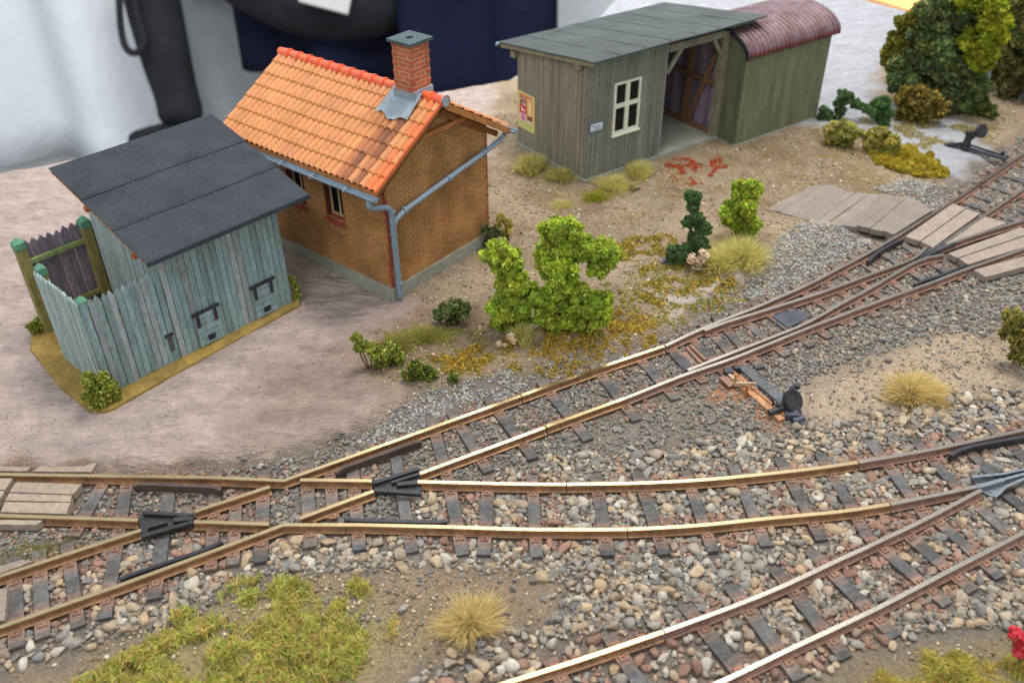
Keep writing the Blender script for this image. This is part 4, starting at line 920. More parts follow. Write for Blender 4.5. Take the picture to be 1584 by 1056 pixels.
# picket screen
ps_ = thing('picket_fence', 'teal picket screen with pointed boards and olive posts around the outhouse entrance', 'fence', oo, oy)
mb = MB(); boards(mb, -1.40, -.02, -.01, .04, .04, 1.80, .118, col=tealc, spike=.085, lean=.012)
o_ = mb.build('picket_panel', m_teal, ps_); o_['label'] = 'front panel of teal pickets facing the tracks'
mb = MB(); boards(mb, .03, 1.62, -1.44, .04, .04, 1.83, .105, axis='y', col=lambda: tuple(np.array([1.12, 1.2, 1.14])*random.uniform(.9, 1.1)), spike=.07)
mb.build('picket_panel', m_teal, ps_)
mb = MB(); boards(mb, -1.14, .02, 2.72, .04, .10, 1.80, .14, col=lambda: tuple(np.array([1., 1., 1.])*random.uniform(.75, 1.2)), spike=.09); boards(mb, .02, .9, 2.72, .04, .10, 1.80, .14, col=lambda: (.8, .8, .8), spike=.09)
o_ = mb.build('picket_panel', m_purple, ps_); o_['label'] = 'back panel of purplish unpainted pickets'
for bx_, tn in (((-1.15, .55, 2.60, 2.68, 1.47, 1.55), (.85, 1.25, 1.3)), ((-1.15, .55, 2.60, 2.68, .38, .45), (1, 1, .9)), ((-1.38, -.02, .045, .10, 1.40, 1.50), (.8, 1, 1)), ((-1.395, -1.34, .06, 1.6, 1.42, 1.5), (.8, 1, 1))):
    mb = MB(); mb.box(*bx_, tn); mb.build('rail', m_greenpost, ps_)
for (x, y, hgt_, cw_) in ((-1.21, 2.66, 1.93, .085), (-.02, 2.58, 1.93, .08), (-1.32, 1.56, 1.90, .07), (-1.33, .09, 1.88, .07)):
    mb = MB(); mb.box(x-cw_, x+cw_, y-cw_, y+cw_, -.05, hgt_); p_ = mb.build('post', m_greenpost, ps_)
    mb = MB(); mb.add([(x-cw_-.008, y-cw_-.008, hgt_-.12), (x+cw_+.008, y-cw_-.008, hgt_-.12), (x+cw_+.008, y+cw_+.008, hgt_-.12), (x-cw_-.008, y+cw_+.008, hgt_-.12), (x-cw_-.008, y-cw_-.008, hgt_+.01), (x+cw_+.008, y-cw_-.008, hgt_+.01), (x+cw_+.008, y+cw_+.008, hgt_+.01), (x-cw_-.008, y+cw_+.008, hgt_+.01), (x, y, hgt_+.10)],
                          [(0, 1, 5, 4), (1, 2, 6, 5), (2, 3, 7, 6), (3, 0, 4, 7), (4, 5, 8), (5, 6, 8), (6, 7, 8), (7, 4, 8)]); mb.build('post_cap', m_greycap, p_)
mb = MB(); mb.box(-.17, -.09, -.03, -.012, .28, .62, (3, 3, 3.2)); mb.box(-.21, -.05, -.036, -.02, .58, .64); mb.build('latch', m_blackiron, ps_)
# base board the outhouse stands on
m_base = mat('mossy_base_board', lin((142, 118, 66)), .9, noise=(2.2, .22), col2=lin((168, 138, 70)), fine=(14, .2), bump=.02, bscale=16)
bb = [(-1.72, 2.36), (-1.88, .95), (-1.87, -.08), (-1.75, -.32), (-1.55, -.40), (-.4, -.34), (.9, -.27), (2.48, -.20), (2.62, 0), (2.6, 2.7), (1, 2.95), (-1.4, 2.95)]
mb = MB(); mb.prism(bb, -.1, .035); mb.add([(p[0]+(0-p[0])*.003, p[1], .036) for p in bb], []); ob = mb.build('base_board', m_base, None)
ob.location = oo; ob.rotation_euler = (0, 0, oy); tag(ob, 'thin mossy brown base board lying under the teal outhouse', 'base board')

# ------------------------------------------------------------------ PLATFORM SHELTER
sy = R(35.15); so = at(905, 284)
sh = thing('shelter', 'weathered grey-green waiting shelter with white window, poster and open bay', 'shed', so, sy)
def shc(base=(1, 1, 1), v=.16):
    return lambda: tuple(np.array(base)*random.uniform(1-v, 1+v)*np.array([1, random.uniform(.97, 1.03), random.uniform(.95, 1.03)]))
mb = MB(); mb.box(-.04, 4.55, -.04, 2.84, -.15, .10); mb.build('foundation', m_concrete, sh)
wx0, wx1, wz0, wz1 = .77, 1.60, 1.04, 2.32
mb = MB(); zt = 2.93
boards(mb, 0, wx0, 0, .05, .10, zt, .075, col=shc((.88, .95, .93)), gap=.006); boards(mb, wx1, 2.43, 0, .05, .10, zt, .075, col=shc((.84, .93, .9)), gap=.006)
boards(mb, wx0, wx1, 0, .05, .10, wz0, .075, col=shc((.95, 1, 1)), gap=.006); boards(mb, wx0, wx1, 0, .05, wz1, zt, .075, col=shc((.85, .92, .9)), gap=.006)
mb.build('wall', m_shelter, sh)
mb = MB(); zl = lambda y: 2.93-y*.137-.05
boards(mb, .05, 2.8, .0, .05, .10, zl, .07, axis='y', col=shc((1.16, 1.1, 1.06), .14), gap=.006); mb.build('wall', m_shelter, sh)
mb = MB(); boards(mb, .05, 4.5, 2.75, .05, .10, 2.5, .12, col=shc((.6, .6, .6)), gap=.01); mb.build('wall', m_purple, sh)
mb = MB(); boards(mb, .0, 2.75, 4.47, .05, .10, zl, .12, axis='y', col=lambda: tuple(np.array([1.1, 1.05, 1.15])*random.uniform(.5, 1.3)), gap=.012); o_ = mb.build('wall', m_purple, sh); o_['label'] = 'inner board wall of the open bay with brown framing'
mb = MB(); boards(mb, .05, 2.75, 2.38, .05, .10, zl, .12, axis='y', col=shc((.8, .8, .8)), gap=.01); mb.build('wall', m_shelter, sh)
# window
fr = MB(); fy0, fy1 = -.03, .03
fr.box(wx0, wx0+.06, fy0, fy1, wz0, wz1); fr.box(wx1-.06, wx1, fy0, fy1, wz0, wz1); fr.box(wx0+.06, wx1-.06, fy0, fy1, wz0, wz0+.08); fr.box(wx0+.06, wx1-.06, fy0, fy1, wz1-.05, wz1)
xm = (wx0+wx1)/2; zm = wz0+.62*(wz1-wz0)-.08
fr.box(xm-.055, xm+.055, fy0-.006, fy1, wz0+.08, wz1-.05); fr.box(wx0+.06, xm-.055, fy0-.003, fy1, zm-.05, zm+.05); fr.box(xm+.055, wx1-.06, fy0-.003, fy1, zm-.05, zm+.05)
fo = fr.build('window', m_frame, sh)
mb = MB(); mb.box(wx0+.03, wx1-.03, .005, .015, wz0+.04, wz1-.03); mb.build('pane', m_glass, fo)
mb = MB(); mb.box(wx0-.03, wx1+.04, -.07, .0, wz0-.035, wz0-.003); mb.build('sill', m_frame, fo)
# posts, beams, braces of the open bay
mb = MB(); mb.box(4.30, 4.55, -.02, .13, .10, 2.86, (1.05, 1.02, .98)); mb.build('post', m_beam, sh)
mb = MB(); mb.box(2.432, 4.30, -.02, .07, 2.72, 2.90, (.9, .9, .9)); mb.box(4.55, 5.35, .02, .10, 2.88, 2.98, (.8, .8, .8)); mb.build('lintel', m_beam, sh)
mb = MB(); mb.beam((2.47, .03, 2.2), (2.92, .03, 2.78), .07, .09); mb.build('brace', m_beam, sh)
mb = MB(); mb.beam((4.28, .03, 2.3), (3.95, .03, 2.78), .07, .09); mb.build('brace', m_beam, sh)
mb = MB(); x = 4.40
for y0, y1, z0_, z1_ in ((.05, 2.75, .10, .24), (.05, 2.75, 1.42, 1.54), (1.05, 1.23, .24, 2.66), (2.45, 2.6, .24, 2.5)): mb.box(x-.03, x+.05, y0, y1, z0_, z1_)
mb.beam((x-.04, .98, .26), (x-.04, .2, 2.3), .12, .06, up=(1, 0, 0)); mb.build('framing', m_brownwood, sh)
mb = MB(); 
for z_ in (.12, 1.4): mb.box(2.46, 4.36, 2.66, 2.74, z_, z_+.12)
for x_ in (3.1, 3.9): mb.box(x_, x_+.12, 2.64, 2.74, .12, 2.5)
mb.build('framing', m_brownwood, sh)
# roof
mb = MB(); zsh = lambda x, y: 3.10+(y+.27)*(-.1365)+.004*x
lean_roof(mb, -.14, 5.48, -.27, 3.4, zsh, .035)
for k_ in range(1, 7):
    x_ = -.14+k_*.80; mb.beam((x_, -.25, zsh(x_, -.25)+.004), (x_, 3.38, zsh(x_, 3.38)+.004), .014, .008, (.86, .88, .88))
rf2 = mb.build('roof', m_felt2, sh)
mb = MB(); mb.hexa([(-.12, -.24, 2.96), (-.07, -.24, 2.96), (-.07, 3.36, 2.47), (-.12, 3.36, 2.47), (-.12, -.24, 3.06), (-.07, -.24, 3.06), (-.07, 3.36, 2.57), (-.12, 3.36, 2.57)], (1.1, 1.08, .95)); mb.build('fascia', m_beam, rf2)
for (y, z) in ((.32, 2.86), (2.86, 2.44)):
    mb = MB(); mb.box(-.11, .0, y-.09, y+.09, z-.10, z+.05); mb.build('rafter_end', m_beam, rf2)
mb = MB(); mb.tube([(-.2, 3.44, 2.54), (5.4, 3.44, 2.54)], .045, 10); mb.build('gutter', m_zinc, rf2)
# poster and sign
mb = MB()
def pq(y0, y1, z0_, z1_, c, d=0.): mb.box(-.016-d, -.009, y0, y1, z0_, z1_, lin(c))
pq(2.05, 2.76, .57, 1.53, (216, 204, 130)); pq(2.08, 2.12, .60, 1.50, (226, 206, 120), .001)
pq(2.12, 2.70, .78, 1.49, (206, 128, 96), .002); pq(2.12, 2.70, .63, .76, (190, 196, 120), .002)
pq(2.14, 2.36, .82, 1.42, (222, 178, 108), .004); pq(2.20, 2.30, .9, 1.34, (240, 214, 150), .006); pq(2.15, 2.34, .86, .98, (118, 66, 44), .007)
pq(2.40, 2.68, .98, 1.18, (204, 50, 60), .006); pq(2.40, 2.68, .78, .96, (222, 200, 206), .005); pq(2.14, 2.36, .78, .84, (214, 196, 200), .008)
pq(2.46, 2.60, .79, .93, (214, 104, 130), .007)
for y_, z_ in ((2.60, 1.33), (2.46, 1.33)): pq(y_-.04, y_+.04, z_-.06, z_+.06, (96, 76, 74), .006); pq(y_-.03, y_+.03, z_+.0, z_+.04, (200, 190, 180), .008)
pq(2.56, 2.66, 1.20, 1.27, (120, 104, 96), .006); pq(2.42, 2.56, 1.19, 1.26, (206, 170, 170), .007)
pq(2.45, 2.61, 1.05, 1.09, (236, 226, 222), .008); pq(2.57, 2.61, 1.09, 1.14, (236, 226, 222), .008); pq(2.46, 2.48, 1.01, 1.05, (236, 226, 222), .008); pq(2.58, 2.60, 1.01, 1.05, (236, 226, 222), .008)
po = mb.build('poster', m_paint, None); po.location = so; po.rotation_euler = (0, 0, sy); tag(po, 'yellow-edged advertising poster with red field on the shelter end wall', 'poster')
mb = MB(); mb.box(.08, .45, -.022, -.012, 1.30, 1.49, lin((120, 138, 168))); mb.box(.092, .438, -.024, -.02, 1.312, 1.478, lin((214, 222, 232)))
sg = mb.build('sign', m_paint, None); sg.location = so; sg.rotation_euler = (0, 0, sy); tag(sg, 'tiny white enamel sign with blue lettering beside the shelter window', 'sign')
def text(s, size, x, z, parent):
    cu = bpy.data.curves.new('lettering', 'FONT'); cu.body = s; cu.size = size; cu.align_x = 'CENTER'; cu.extrude = .001
    o = bpy.data.objects.new('lettering', cu); COL.objects.link(o); dg = bpy.context.evaluated_depsgraph_get(); me = bpy.data.meshes.new_from_object(o.evaluated_get(dg))
    bpy.data.objects.remove(o); me.materials.clear(); me.materials.append(m_ink); o = bpy.data.objects.new('lettering', me); COL.objects.link(o); o.parent = parent
    o.location = (x, -.026, z); o.rotation_euler = (R(90), 0, 0); a = me.attributes.new('tint', 'FLOAT_COLOR', 'FACE'); a.data.foreach_set('color', np.ones(len(me.polygons)*4, np.float32)); return o
m_ink = mat('blue_grey_ink', lin((52, 64, 92)), .6)
text('Eingang', .085, .262, 1.395, sg); text('zum Bahnsteig', .045, .265, 1.335, sg)

# ------------------------------------------------------------------ CORRUGATED SHED
ko = at(1135.5, 226.5)
ks = thing('corrugated_shed', 'olive board shed with arched rusty-red corrugated iron roof next to the shelter', 'shed', ko, sy)
mb = MB(); mb.box(-.03, 3.29, -.03, 2.33, -.15, .03); mb.build('foundation', m_concrete, ks)
oc = (.86, .9, .64)
mb = MB(); boards(mb, .03, 3.26, 0, .05, .03, 2.32, .055, col=shc(oc, .08), gap=.007); mb.build('wall', m_shelter, ks)
arch = lambda y: 2.34+.60*max(0, 1-((y-1.15)/1.24)**2)**.5*.9
for xx in (.0, 3.21):
    mb = MB(); boards(mb, .03, 2.27, xx, .05, .03, lambda y: arch(y)-.07, .07, axis='y', col=shc((.62, .66, .5), .1), gap=.007); mb.build('wall', m_shelter, ks)
mb = MB(); boards(mb, .05, 3.21, 2.25, .05, .03, 2.3, .07, col=shc(oc, .1), gap=.007); mb.build('wall', m_shelter, ks)
mb = MB(); nr = 22; nu = nr*8; nv = 28; vs = []; x0, x1 = .0, 3.46
for i in range(nu+1):
    x = x0+(x1-x0)*i/nu; cz = .032*math.cos(2*math.pi*i/8)
    for j in range(nv+1):
        a = -.1+(math.pi+.2)*j/nv; rr = cz; y = 1.15-math.cos(a)*(1.22+rr); z = 2.36+math.sin(a)*(.56+rr)
        vs.append((x, y, z))
s_ = nv+1
for i in range(nu):
    c = i % 8; 
    for j in range(nv):
        g = random.uniform(.92, 1.08); tn = (1.05*g, .72*g, .74*g) if c in (3, 4, 5) else (g*1.15, g*1.1, g*1.14)
        if j < 2: tn = (tn[0]*1.1, tn[1]*.55, tn[2]*.5)
        mb.f.append([i*s_+j, (i+1)*s_+j, (i+1)*s_+j+1, i*s_+j+1]); mb.t.append(tn); mb.m.append(0)
mb.v.append(np.array(vs)); mb.n += len(vs)
crf = mb.build('roof', m_corr, ks, smooth=True)
md = crf.modifiers.new('thickness', 'SOLIDIFY'); md.thickness = .02
mb = MB()
for a0, a1 in zip(np.linspace(-.1, math.pi+.1, 19)[:-1], np.linspace(-.1, math.pi+.1, 19)[1:]):
    mb.beam((-.03, 1.15-math.cos(a0)*1.215, 2.33+math.sin(a0)*.555), (-.03, 1.15-math.cos(a1)*1.215, 2.33+math.sin(a1)*.555), .05, .09)
mb.build('edge_trim', m_blackiron, crf)

# ------------------------------------------------------------------ POINT LEVERS
def lever(name, label, a, b, up_):
    A = at(*a, up_); B = at(*b, up_); t_ = thing(name, label, 'point lever', (A+B)/2)
    off = np.array(t_.location); d = (B-A)/np.linalg.norm(B-A); q = np.array([d[1], -d[0], 0]); return t_, A, B, d, q
l1, A, B, d, q = lever('point_lever', 'black point lever with round weight on rusty timbers beside the turnout', (1148, 568), (1232, 640), -.1)
mb = MB(off=l1.location); mb.beam(A+q*-.02+(0, 0, -.03), B+q*-.02+(0, 0, -.03), .20, .1, lin((92, 94, 96))); mb.build('timber', m_sleeper, l1)
mb = MB(off=l1.location); mb.beam(A+q*.30+(0, 0, -.04), B+q*.30+(0, 0, -.04), .12, .08, lin((180, 132, 96))); mb.beam(A+q*.17+(0, 0, -.07), B+q*.17+(0, 0, -.07), .12, .03, lin((170, 116, 80))); mb.build('timber', m_sleeper, l1)
mb = MB(off=l1.location); mb.beam(A+q*.22, B+q*.20+(0, 0, 0), .03, .03, lin((176, 128, 92))); mb.beam(A+q*.36+(0, 0, .04), A+q*.36+d*.25+(0, 0, .02), .06, .03, lin((168, 150, 132)))
for s_ in (.30, .62): p = A+d*s_+q*.40; mb.beam(p+(0, 0, -.08), p+(0, 0, .17), .035, .035, lin((170, 118, 66)), up=(1, 0, 0))
p = A+d*.30+q*.42; mb.beam(p+(0, 0, -.02), A+d*.62+q*.2+(0, 0, .13), .05, .06, lin((176, 150, 128))); mb.build('rodding', m_sleeper, l1)
mb = MB(off=l1.location); p = A+d*.02+q*.3; mb.box(p[0]-.10, p[0]+.05, p[1]-.09, p[1]+.06, -.16, -.02); mb.tube([p+(-.05, 0, -.02), p+(-.05, 0, .02)], .06, 10); p = A+d*.02+q*.14; mb.box(p[0]-.05, p[0]+.06, p[1]-.04, p[1]+.05, -.14, -.03); mb.build('crank', m_check, l1)
W1 = upright(1217, 626, at(1210, 640, -.1)); mb = MB(off=l1.location)
C0 = at(1205, 628, 0.0)
mb.tube([C0+(-.18, -.1, -.06), C0+(.22, .06, .0)], .055, 10); mb.tube([C0+(-.02, -.05, -.1), C0+(-.02, 0, .05)], .05, 8)
mb.tube(arc_pts([C0+(.02, 0, .02), C0+(.16, .1, .16), C0+(.22, .16, .28), C0+(.30, .18, .29)]), .035, 10); mb.tube([C0+(.30, .17, .25), C0+(.30, .17, .33)], .05, 10)
mb.tube([C0+(-.1, 0, .02), C0+(-.12, .02, .12), C0+(-.16, .04, .14)], .02, 8); mb.build('lever', m_blackiron, l1)
mb = MB(off=l1.location); wc = at(1226, 620, .06); mb.disc(wc, (.45, -.6, .62), .19, .09, 26); mb.build('weight', m_blackiron, l1)
mb = MB(off=l1.location); p = at(1226, 640, -.05); mb.box(p[0]-.12, p[0]+.1, p[1]-.06, p[1]+.08, -.14, -.03, (2, 2.1, 2.4)); mb.tube([p+(-.02, -.12, -.07), p+(.18, -.04, -.07)], .07, 12, (1.8, 1.8, 2)); mb.build('bracket', m_check, l1)
l2, A, B, d, q = lever('point_lever', 'black point lever with raised round weight behind the far track at the right', (1468, 223), (1556, 247), .04)
mb = MB(off=l2.location); mb.beam(A+(0, 0, .02), B+(0, 0, .02), .11, .06, (2.2, 2.3, 2.4)); mb.build('timber', m_blackiron, l2)
mb = MB(off=l2.location); mb.beam(A+d*.3+q*-.13+(0, 0, .08), B+q*-.13+(0, 0, .02), .03, .04); mb.beam(B+q*-.2, B+q*.1+(0, 0, .04), .04, .05); mb.tube([B+q*-.13-d*.15, B+q*-.13-d*.15+(0, 0, .12)], .05, 8)
mb.beam(A+(-.1, 0, -.05), A+d*.35+(0, 0, .12), .08, .07); mb.build('rodding', m_blackiron, l2)
P0 = A+d*.42
mb = MB(off=l2.location); mb.tube([P0, P0+(0, 0, .42)], [.12, .07], 10); mb.tube([P0+(-.1, 0, .43), P0+(.1, 0, .43)], .06, 10); t2 = upright(1518, 203, P0); mb.tube([P0+(.05, 0, .25), P0*.1+t2*.9], [.045, .03], 8); mb.build('lever', m_blackiron, l2)
mb = MB(off=l2.location); mb.disc(t2, (.35, -.9, .3), .17, .09, 26); mb.build('weight', m_blackiron, l2)

# ------------------------------------------------------------------ VEGETATION
def px2u(r, P): return r*np.linalg.norm(P-ORI)/F*1.03
def lobes_px(base, L, spread=.5, shift=0.):
    out = []
    for (x, y, r) in L:
        p = upright(x, y, base); ru = px2u(r, p); p = upright(x, y, base, random.uniform(-1, 1)*ru*spread+shift); out.append((p, ru*.98))
    return out
def flakes(lobes, n, size, pal, var=.32, elong=1.9, shell=(.4, 1.2), clump=.25, up=0.):
    """leaf-sized faces spread through lobes, gathered in clumps"""
    w = np.array([r**2 for _, r in lobes]); w /= w.sum(); k = rng.choice(len(lobes), n, p=w)
    C0 = np.array([p for p, _ in lobes])[k]; Rr = np.array([r for _, r in lobes])[k]
    d = rng.normal(size=(n, 3)); d /= np.linalg.norm(d, axis=1)[:, None]
    h = (np.sin(d[:, 0]*7+k)*np.sin(d[:, 1]*8+k*2)*np.sin(d[:, 2]*7+k*3)); rad = Rr*(rng.uniform(*shell, n)+h*clump)
    P = C0+d*rad[:, None]
    ok = P[:, 2] > -.05; P = P[ok]; n = len(P); k = k[ok]
    Rm = rotmats(n); s = size*rng.uniform(.6, 1.4, n); lt = rng.uniform(.72, 1.3, (len(lobes), 1))*np.column_stack([rng.uniform(.9, 1.12, len(lobes)), np.ones(len(lobes)), rng.uniform(.85, 1.1, len(lobes))])
    q = np.array([(-.5, -.5*elong, 0), (.5, -.35*elong, .12), (.45, .5*elong, 0), (-.4, .45*elong, .15)])
    V = np.einsum('nij,vj->nvi', Rm, q)*s[:, None, None]+P[:, None]
    Fc = np.arange(n*4).reshape(n, 4); C = np.array([lin(c) for c in pal])[rng.integers(0, len(pal), n)]*rng.uniform(1-var, 1+var, (n, 1))*lt[k]
    return V.reshape(-1, 3), Fc, C
def crown(parent, lobes, n, size, pal, name='crown', core=.42, sub=24, subr=(.16, .38), **kw):
    if sub:   # each lobe is a cluster of small foam clumps
        big = lobes; lobes = []
        for p, r in big:
            for _ in range(sub):
                d_ = np.array([random.gauss(0, 1) for _ in range(3)]); d_ /= np.linalg.norm(d_); rr = r*random.uniform(*subr); lobes.append((p+d_*(r-rr*.55)*random.uniform(.75, 1.12), rr))
        cl = big
    else: cl = lobes
    V, Fc, C = flakes(lobes, n, size, pal, **kw)
    vs, fs, cs = [V], [], [C]; off = len(V); tri = []
    o = big_mesh(name, V-np.array(parent.location), Fc, C, m_leaf, smooth=False, parent=parent)
    if core:
        V0, F0 = ICO[3]; VV = []; FF = []
        for i, (p, r) in enumerate(cl):
            u = V0*(1+.18*np.sin(V0[:, :1]*6+i)*np.sin(V0[:, 1:2]*7+i)); q_ = p+u*r*core; q_[:, 2] = np.maximum(q_[:, 2], -.1); VV.append(q_); FF.append(F0+i*len(V0))
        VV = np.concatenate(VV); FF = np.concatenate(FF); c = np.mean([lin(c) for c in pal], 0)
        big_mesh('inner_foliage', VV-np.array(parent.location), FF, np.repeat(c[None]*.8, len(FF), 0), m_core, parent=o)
    return o
def stem(parent, base, tips, r=.018, col=lin((96, 78, 60)), name='stem'):
    mb = MB(off=parent.location)
    for t_ in tips:
        m_ = base*.5+t_*.5+np.array([random.uniform(-.1, .1), random.uniform(-.1, .1), 0]); mb.tube(arc_pts([base+(0, 0, -.05), m_, t_]), list(np.linspace(r, r*.35, len(arc_pts([base, m_, t_])))), 7, col)
    return mb.build(name, m_core, parent)
YG = [(186, 202, 74), (164, 186, 60), (204, 216, 100), (142, 168, 56), (184, 192, 66)]
DG = [(100, 130, 78), (82, 112, 66), (118, 146, 90), (88, 120, 78)]
def shrub(name, label, base, L, n, size, pal, cat='shrub', tall=True, **kw):
    b = at(*base); t_ = thing(name, label, cat, b); lb = lobes_px(b, L, kw.pop('spread', .5))
    crown(t_, lb, n, size, pal, **kw); stem(t_, b, [p for p, r in lb][:5]); return t_
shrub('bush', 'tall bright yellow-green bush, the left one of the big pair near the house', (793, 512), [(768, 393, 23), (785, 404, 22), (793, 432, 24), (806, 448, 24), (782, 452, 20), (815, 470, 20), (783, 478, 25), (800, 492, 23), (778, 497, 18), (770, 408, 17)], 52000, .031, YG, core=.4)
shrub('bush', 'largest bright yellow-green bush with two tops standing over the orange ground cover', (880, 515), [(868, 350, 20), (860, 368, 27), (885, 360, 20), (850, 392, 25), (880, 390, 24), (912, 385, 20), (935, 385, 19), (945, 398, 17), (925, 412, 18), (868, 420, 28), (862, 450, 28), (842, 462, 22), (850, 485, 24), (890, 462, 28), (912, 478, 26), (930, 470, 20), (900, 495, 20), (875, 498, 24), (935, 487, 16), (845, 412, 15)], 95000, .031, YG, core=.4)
shrub('bush', 'narrow bright green bush beside the plank footway', (1152, 374), [(1150, 290, 15), (1168, 294, 12), (1148, 305, 15), (1155, 322, 17), (1150, 342, 18), (1162, 350, 14), (1125, 325, 13), (1132, 340, 13), (1150, 362, 13)], 26000, .033, YG, core=.4)
shrub('bush', 'dark green feathery bush next to the dry grass tuft', (1072, 405), [(1067, 303, 8), (1078, 305, 8), (1072, 320, 10), (1078, 335, 10), (1065, 343, 9), (1085, 352, 11), (1078, 368, 13), (1095, 355, 7), (1072, 385, 12), (1088, 378, 10)], 22000, .026, DG)
shrub('bush', 'low dark green bush lobe with a pale bark scrap at its left foot', (1045, 408), [(1042, 388, 11), (1054, 393, 11), (1040, 400, 9), (1060, 386, 8)], 9000, .026, DG)
shrub('bush', 'dark green bush with a crooked top right of the corrugated shed', (1297, 186), [(1302, 148, 8), (1312, 152, 8), (1298, 160, 7), (1300, 172, 7), (1322, 160, 7), (1330, 166, 6), (1275, 172, 7), (1285, 180, 7), (1270, 180, 5)], 14000, .036, DG)
shrub('bush', 'dark green bush by the grey bare ground, between the shed and the ochre bush', (1366, 192), [(1356, 162, 9), (1368, 160, 9), (1350, 172, 8), (1362, 176, 9), (1374, 175, 7), (1368, 188, 8), (1338, 168, 6)], 13000, .036, [(96, 132, 78), (82, 116, 66), (112, 146, 88)])
OC = [(140, 126, 64), (168, 142, 66), (112, 104, 56), (186, 156, 74), (96, 94, 52)]
shrub('bush', 'ochre and brown bush at the foot of the dark tree', (1420, 190), [(1400, 152, 14), (1420, 148, 14), (1440, 155, 13), (1410, 170, 13), (1395, 176, 10), (1430, 172, 13), (1405, 184, 9), (1450, 172, 10), (1462, 165, 8), (1425, 186, 9)], 5000, .055, OC, var=.35, core=.25)
# trees
DK = [(104, 122, 74), (86, 104, 66), (126, 138, 80), (92, 112, 82), (150, 152, 86)]
def tree(label, base, L, n, size, pal, top, tr=.22, spread=.6, shift=0.):
    b = at(*base); t_ = thing('tree', label, 'tree', b); lb = lobes_px(b, L, spread, shift); crown(t_, lb, n, size, pal, var=.28, clump=.3)
    mb = MB(off=b); tp = upright(*top, b); pts = arc_pts([b+(0, 0, -.1), b*.5+tp*.5+np.array([.15, 0, 0]), tp]); mb.tube(pts, list(np.linspace(tr, tr*.3, len(pts))), 10, lin((150, 152, 150)))
    for p, r in lb[::2]:
        a_ = b*.6+tp*.4; mb.tube([a_, a_*.4+p*.6+(0, 0, .05), p], [tr*.4, tr*.25, .03], 6, lin((120, 112, 100)))
    mb.build('trunk', m_core, t_); return t_
tree('broad dark green tree at the upper right with a pale trunk', (1482, 172), [(1475, -5, 26), (1450, 15, 26), (1500, 15, 24), (1432, 45, 26), (1470, 45, 30), (1510, 45, 26), (1420, 75, 28), (1455, 80, 32), (1495, 82, 28), (1405, 108, 26), (1440, 115, 30), (1475, 118, 28), (1400, 130, 20), (1470, 145, 22), (1500, 120, 20), (1512, 140, 17), (1440, 140, 18), (1490, 160, 14), (1455, 155, 14)], 110000, .065, DK, (1482, 10), .14)
tree('yellow-green narrow tree squeezed between the two dark trees', (1524, 158), [(1520, -8, 20), (1535, 12, 16), (1540, 30, 18), (1535, 55, 17), (1528, 75, 16), (1512, 80, 14), (1518, 95, 13), (1500, 62, 14), (1545, 45, 10), (1490, 0, 12)], 34000, .055, [(176, 180, 56), (146, 154, 34), (182, 184, 56), (128, 138, 34)], (1528, 10), .07, .3, -1.6)
tree('olive brown tree at the right border', (1580, 150), [(1560, -5, 22), (1590, 5, 26), (1575, 30, 24), (1600, 45, 28), (1572, 62, 22), (1590, 80, 28), (1555, 90, 18), (1570, 108, 22), (1600, 115, 26), (1548, 115, 14), (1560, 130, 16), (1590, 135, 20)], 40000, .07, [(128, 126, 72), (104, 110, 62), (142, 136, 80), (96, 102, 58), (156, 142, 88)], (1585, 0), .14)
tree('olive yellow tree behind the dark tree on its left side', (1406, 160), [(1400, 38, 13), (1415, 32, 13), (1390, 62, 14), (1408, 60, 14), (1378, 80, 12), (1395, 85, 14), (1382, 100, 12), (1425, 20, 12), (1372, 92, 8), (1398, 110, 12)], 22000, .06, [(140, 136, 54), (118, 116, 44), (158, 148, 66), (98, 100, 42)], (1402, 45), .09, .3)

def tuft(label, base, r, h, n, pal, lean=.5, name='grass_tuft', group=None, ell=1.):
    """spray of fine blades"""
    b = at(*base); b[2] = float(ground_z(np.array([b[:2]]))[0]); t_ = thing(name, label, 'grass', b, group=group)
    n = int(n*1.7); a = rng.uniform(0, 2*np.pi, n); ph_ = rng.uniform(0, 6, 2); rr = r*rng.random(n)**.8*rng.uniform(.5, 1.2, n)*(1+.28*np.sin(2*a+ph_[0])+.2*np.sin(5*a+ph_[1])); bx = rr*np.cos(a)*ell; by = rr*np.sin(a)
    hh = h*rng.uniform(.35, 1.15, n)*(1-.35*(rr/r)); ln = lean*(rr/r*.9+.25); dx = np.cos(a)*ln*hh+rng.normal(0, .12, n)*hh; dy = np.sin(a)*ln*hh+rng.normal(0, .12, n)*hh
    w = rng.uniform(.003, .0065, n); kx, ky = rng.normal(0, .10, n)*hh, rng.normal(0, .10, n)*hh; t2 = rng.uniform(0, np.pi, n); wx, wy = np.cos(t2)*w, np.sin(t2)*w
    V = np.zeros((n, 5, 3)); z0 = -.02
    V[:, 0] = np.stack([bx-wx, by-wy, np.full(n, z0)], 1); V[:, 1] = np.stack([bx+wx, by+wy, np.full(n, z0)], 1)
    V[:, 2] = np.stack([bx+dx*.38+kx+wx*.8, by+dy*.38+ky+wy*.8, hh*.62], 1); V[:, 3] = np.stack([bx+dx*.38+kx-wx*.8, by+dy*.38+ky-wy*.8, hh*.62], 1); V[:, 4] = np.stack([bx+dx+kx, by+dy+ky, hh*rng.uniform(.75, 1.05, n)], 1)
    i0 = np.arange(n)*5; T = np.concatenate([np.stack([i0, i0+1, i0+2], 1), np.stack([i0, i0+2, i0+3], 1), np.stack([i0+3, i0+2, i0+4], 1)])
    C = np.array([lin(c) for c in pal])[rng.integers(0, len(pal), n)]*rng.uniform(.8, 1.2, (n, 1)); C = np.concatenate([C, C, C])
    big_mesh('blades', V.reshape(-1, 3), T, C, m_fibre, smooth=False, parent=t_); return t_
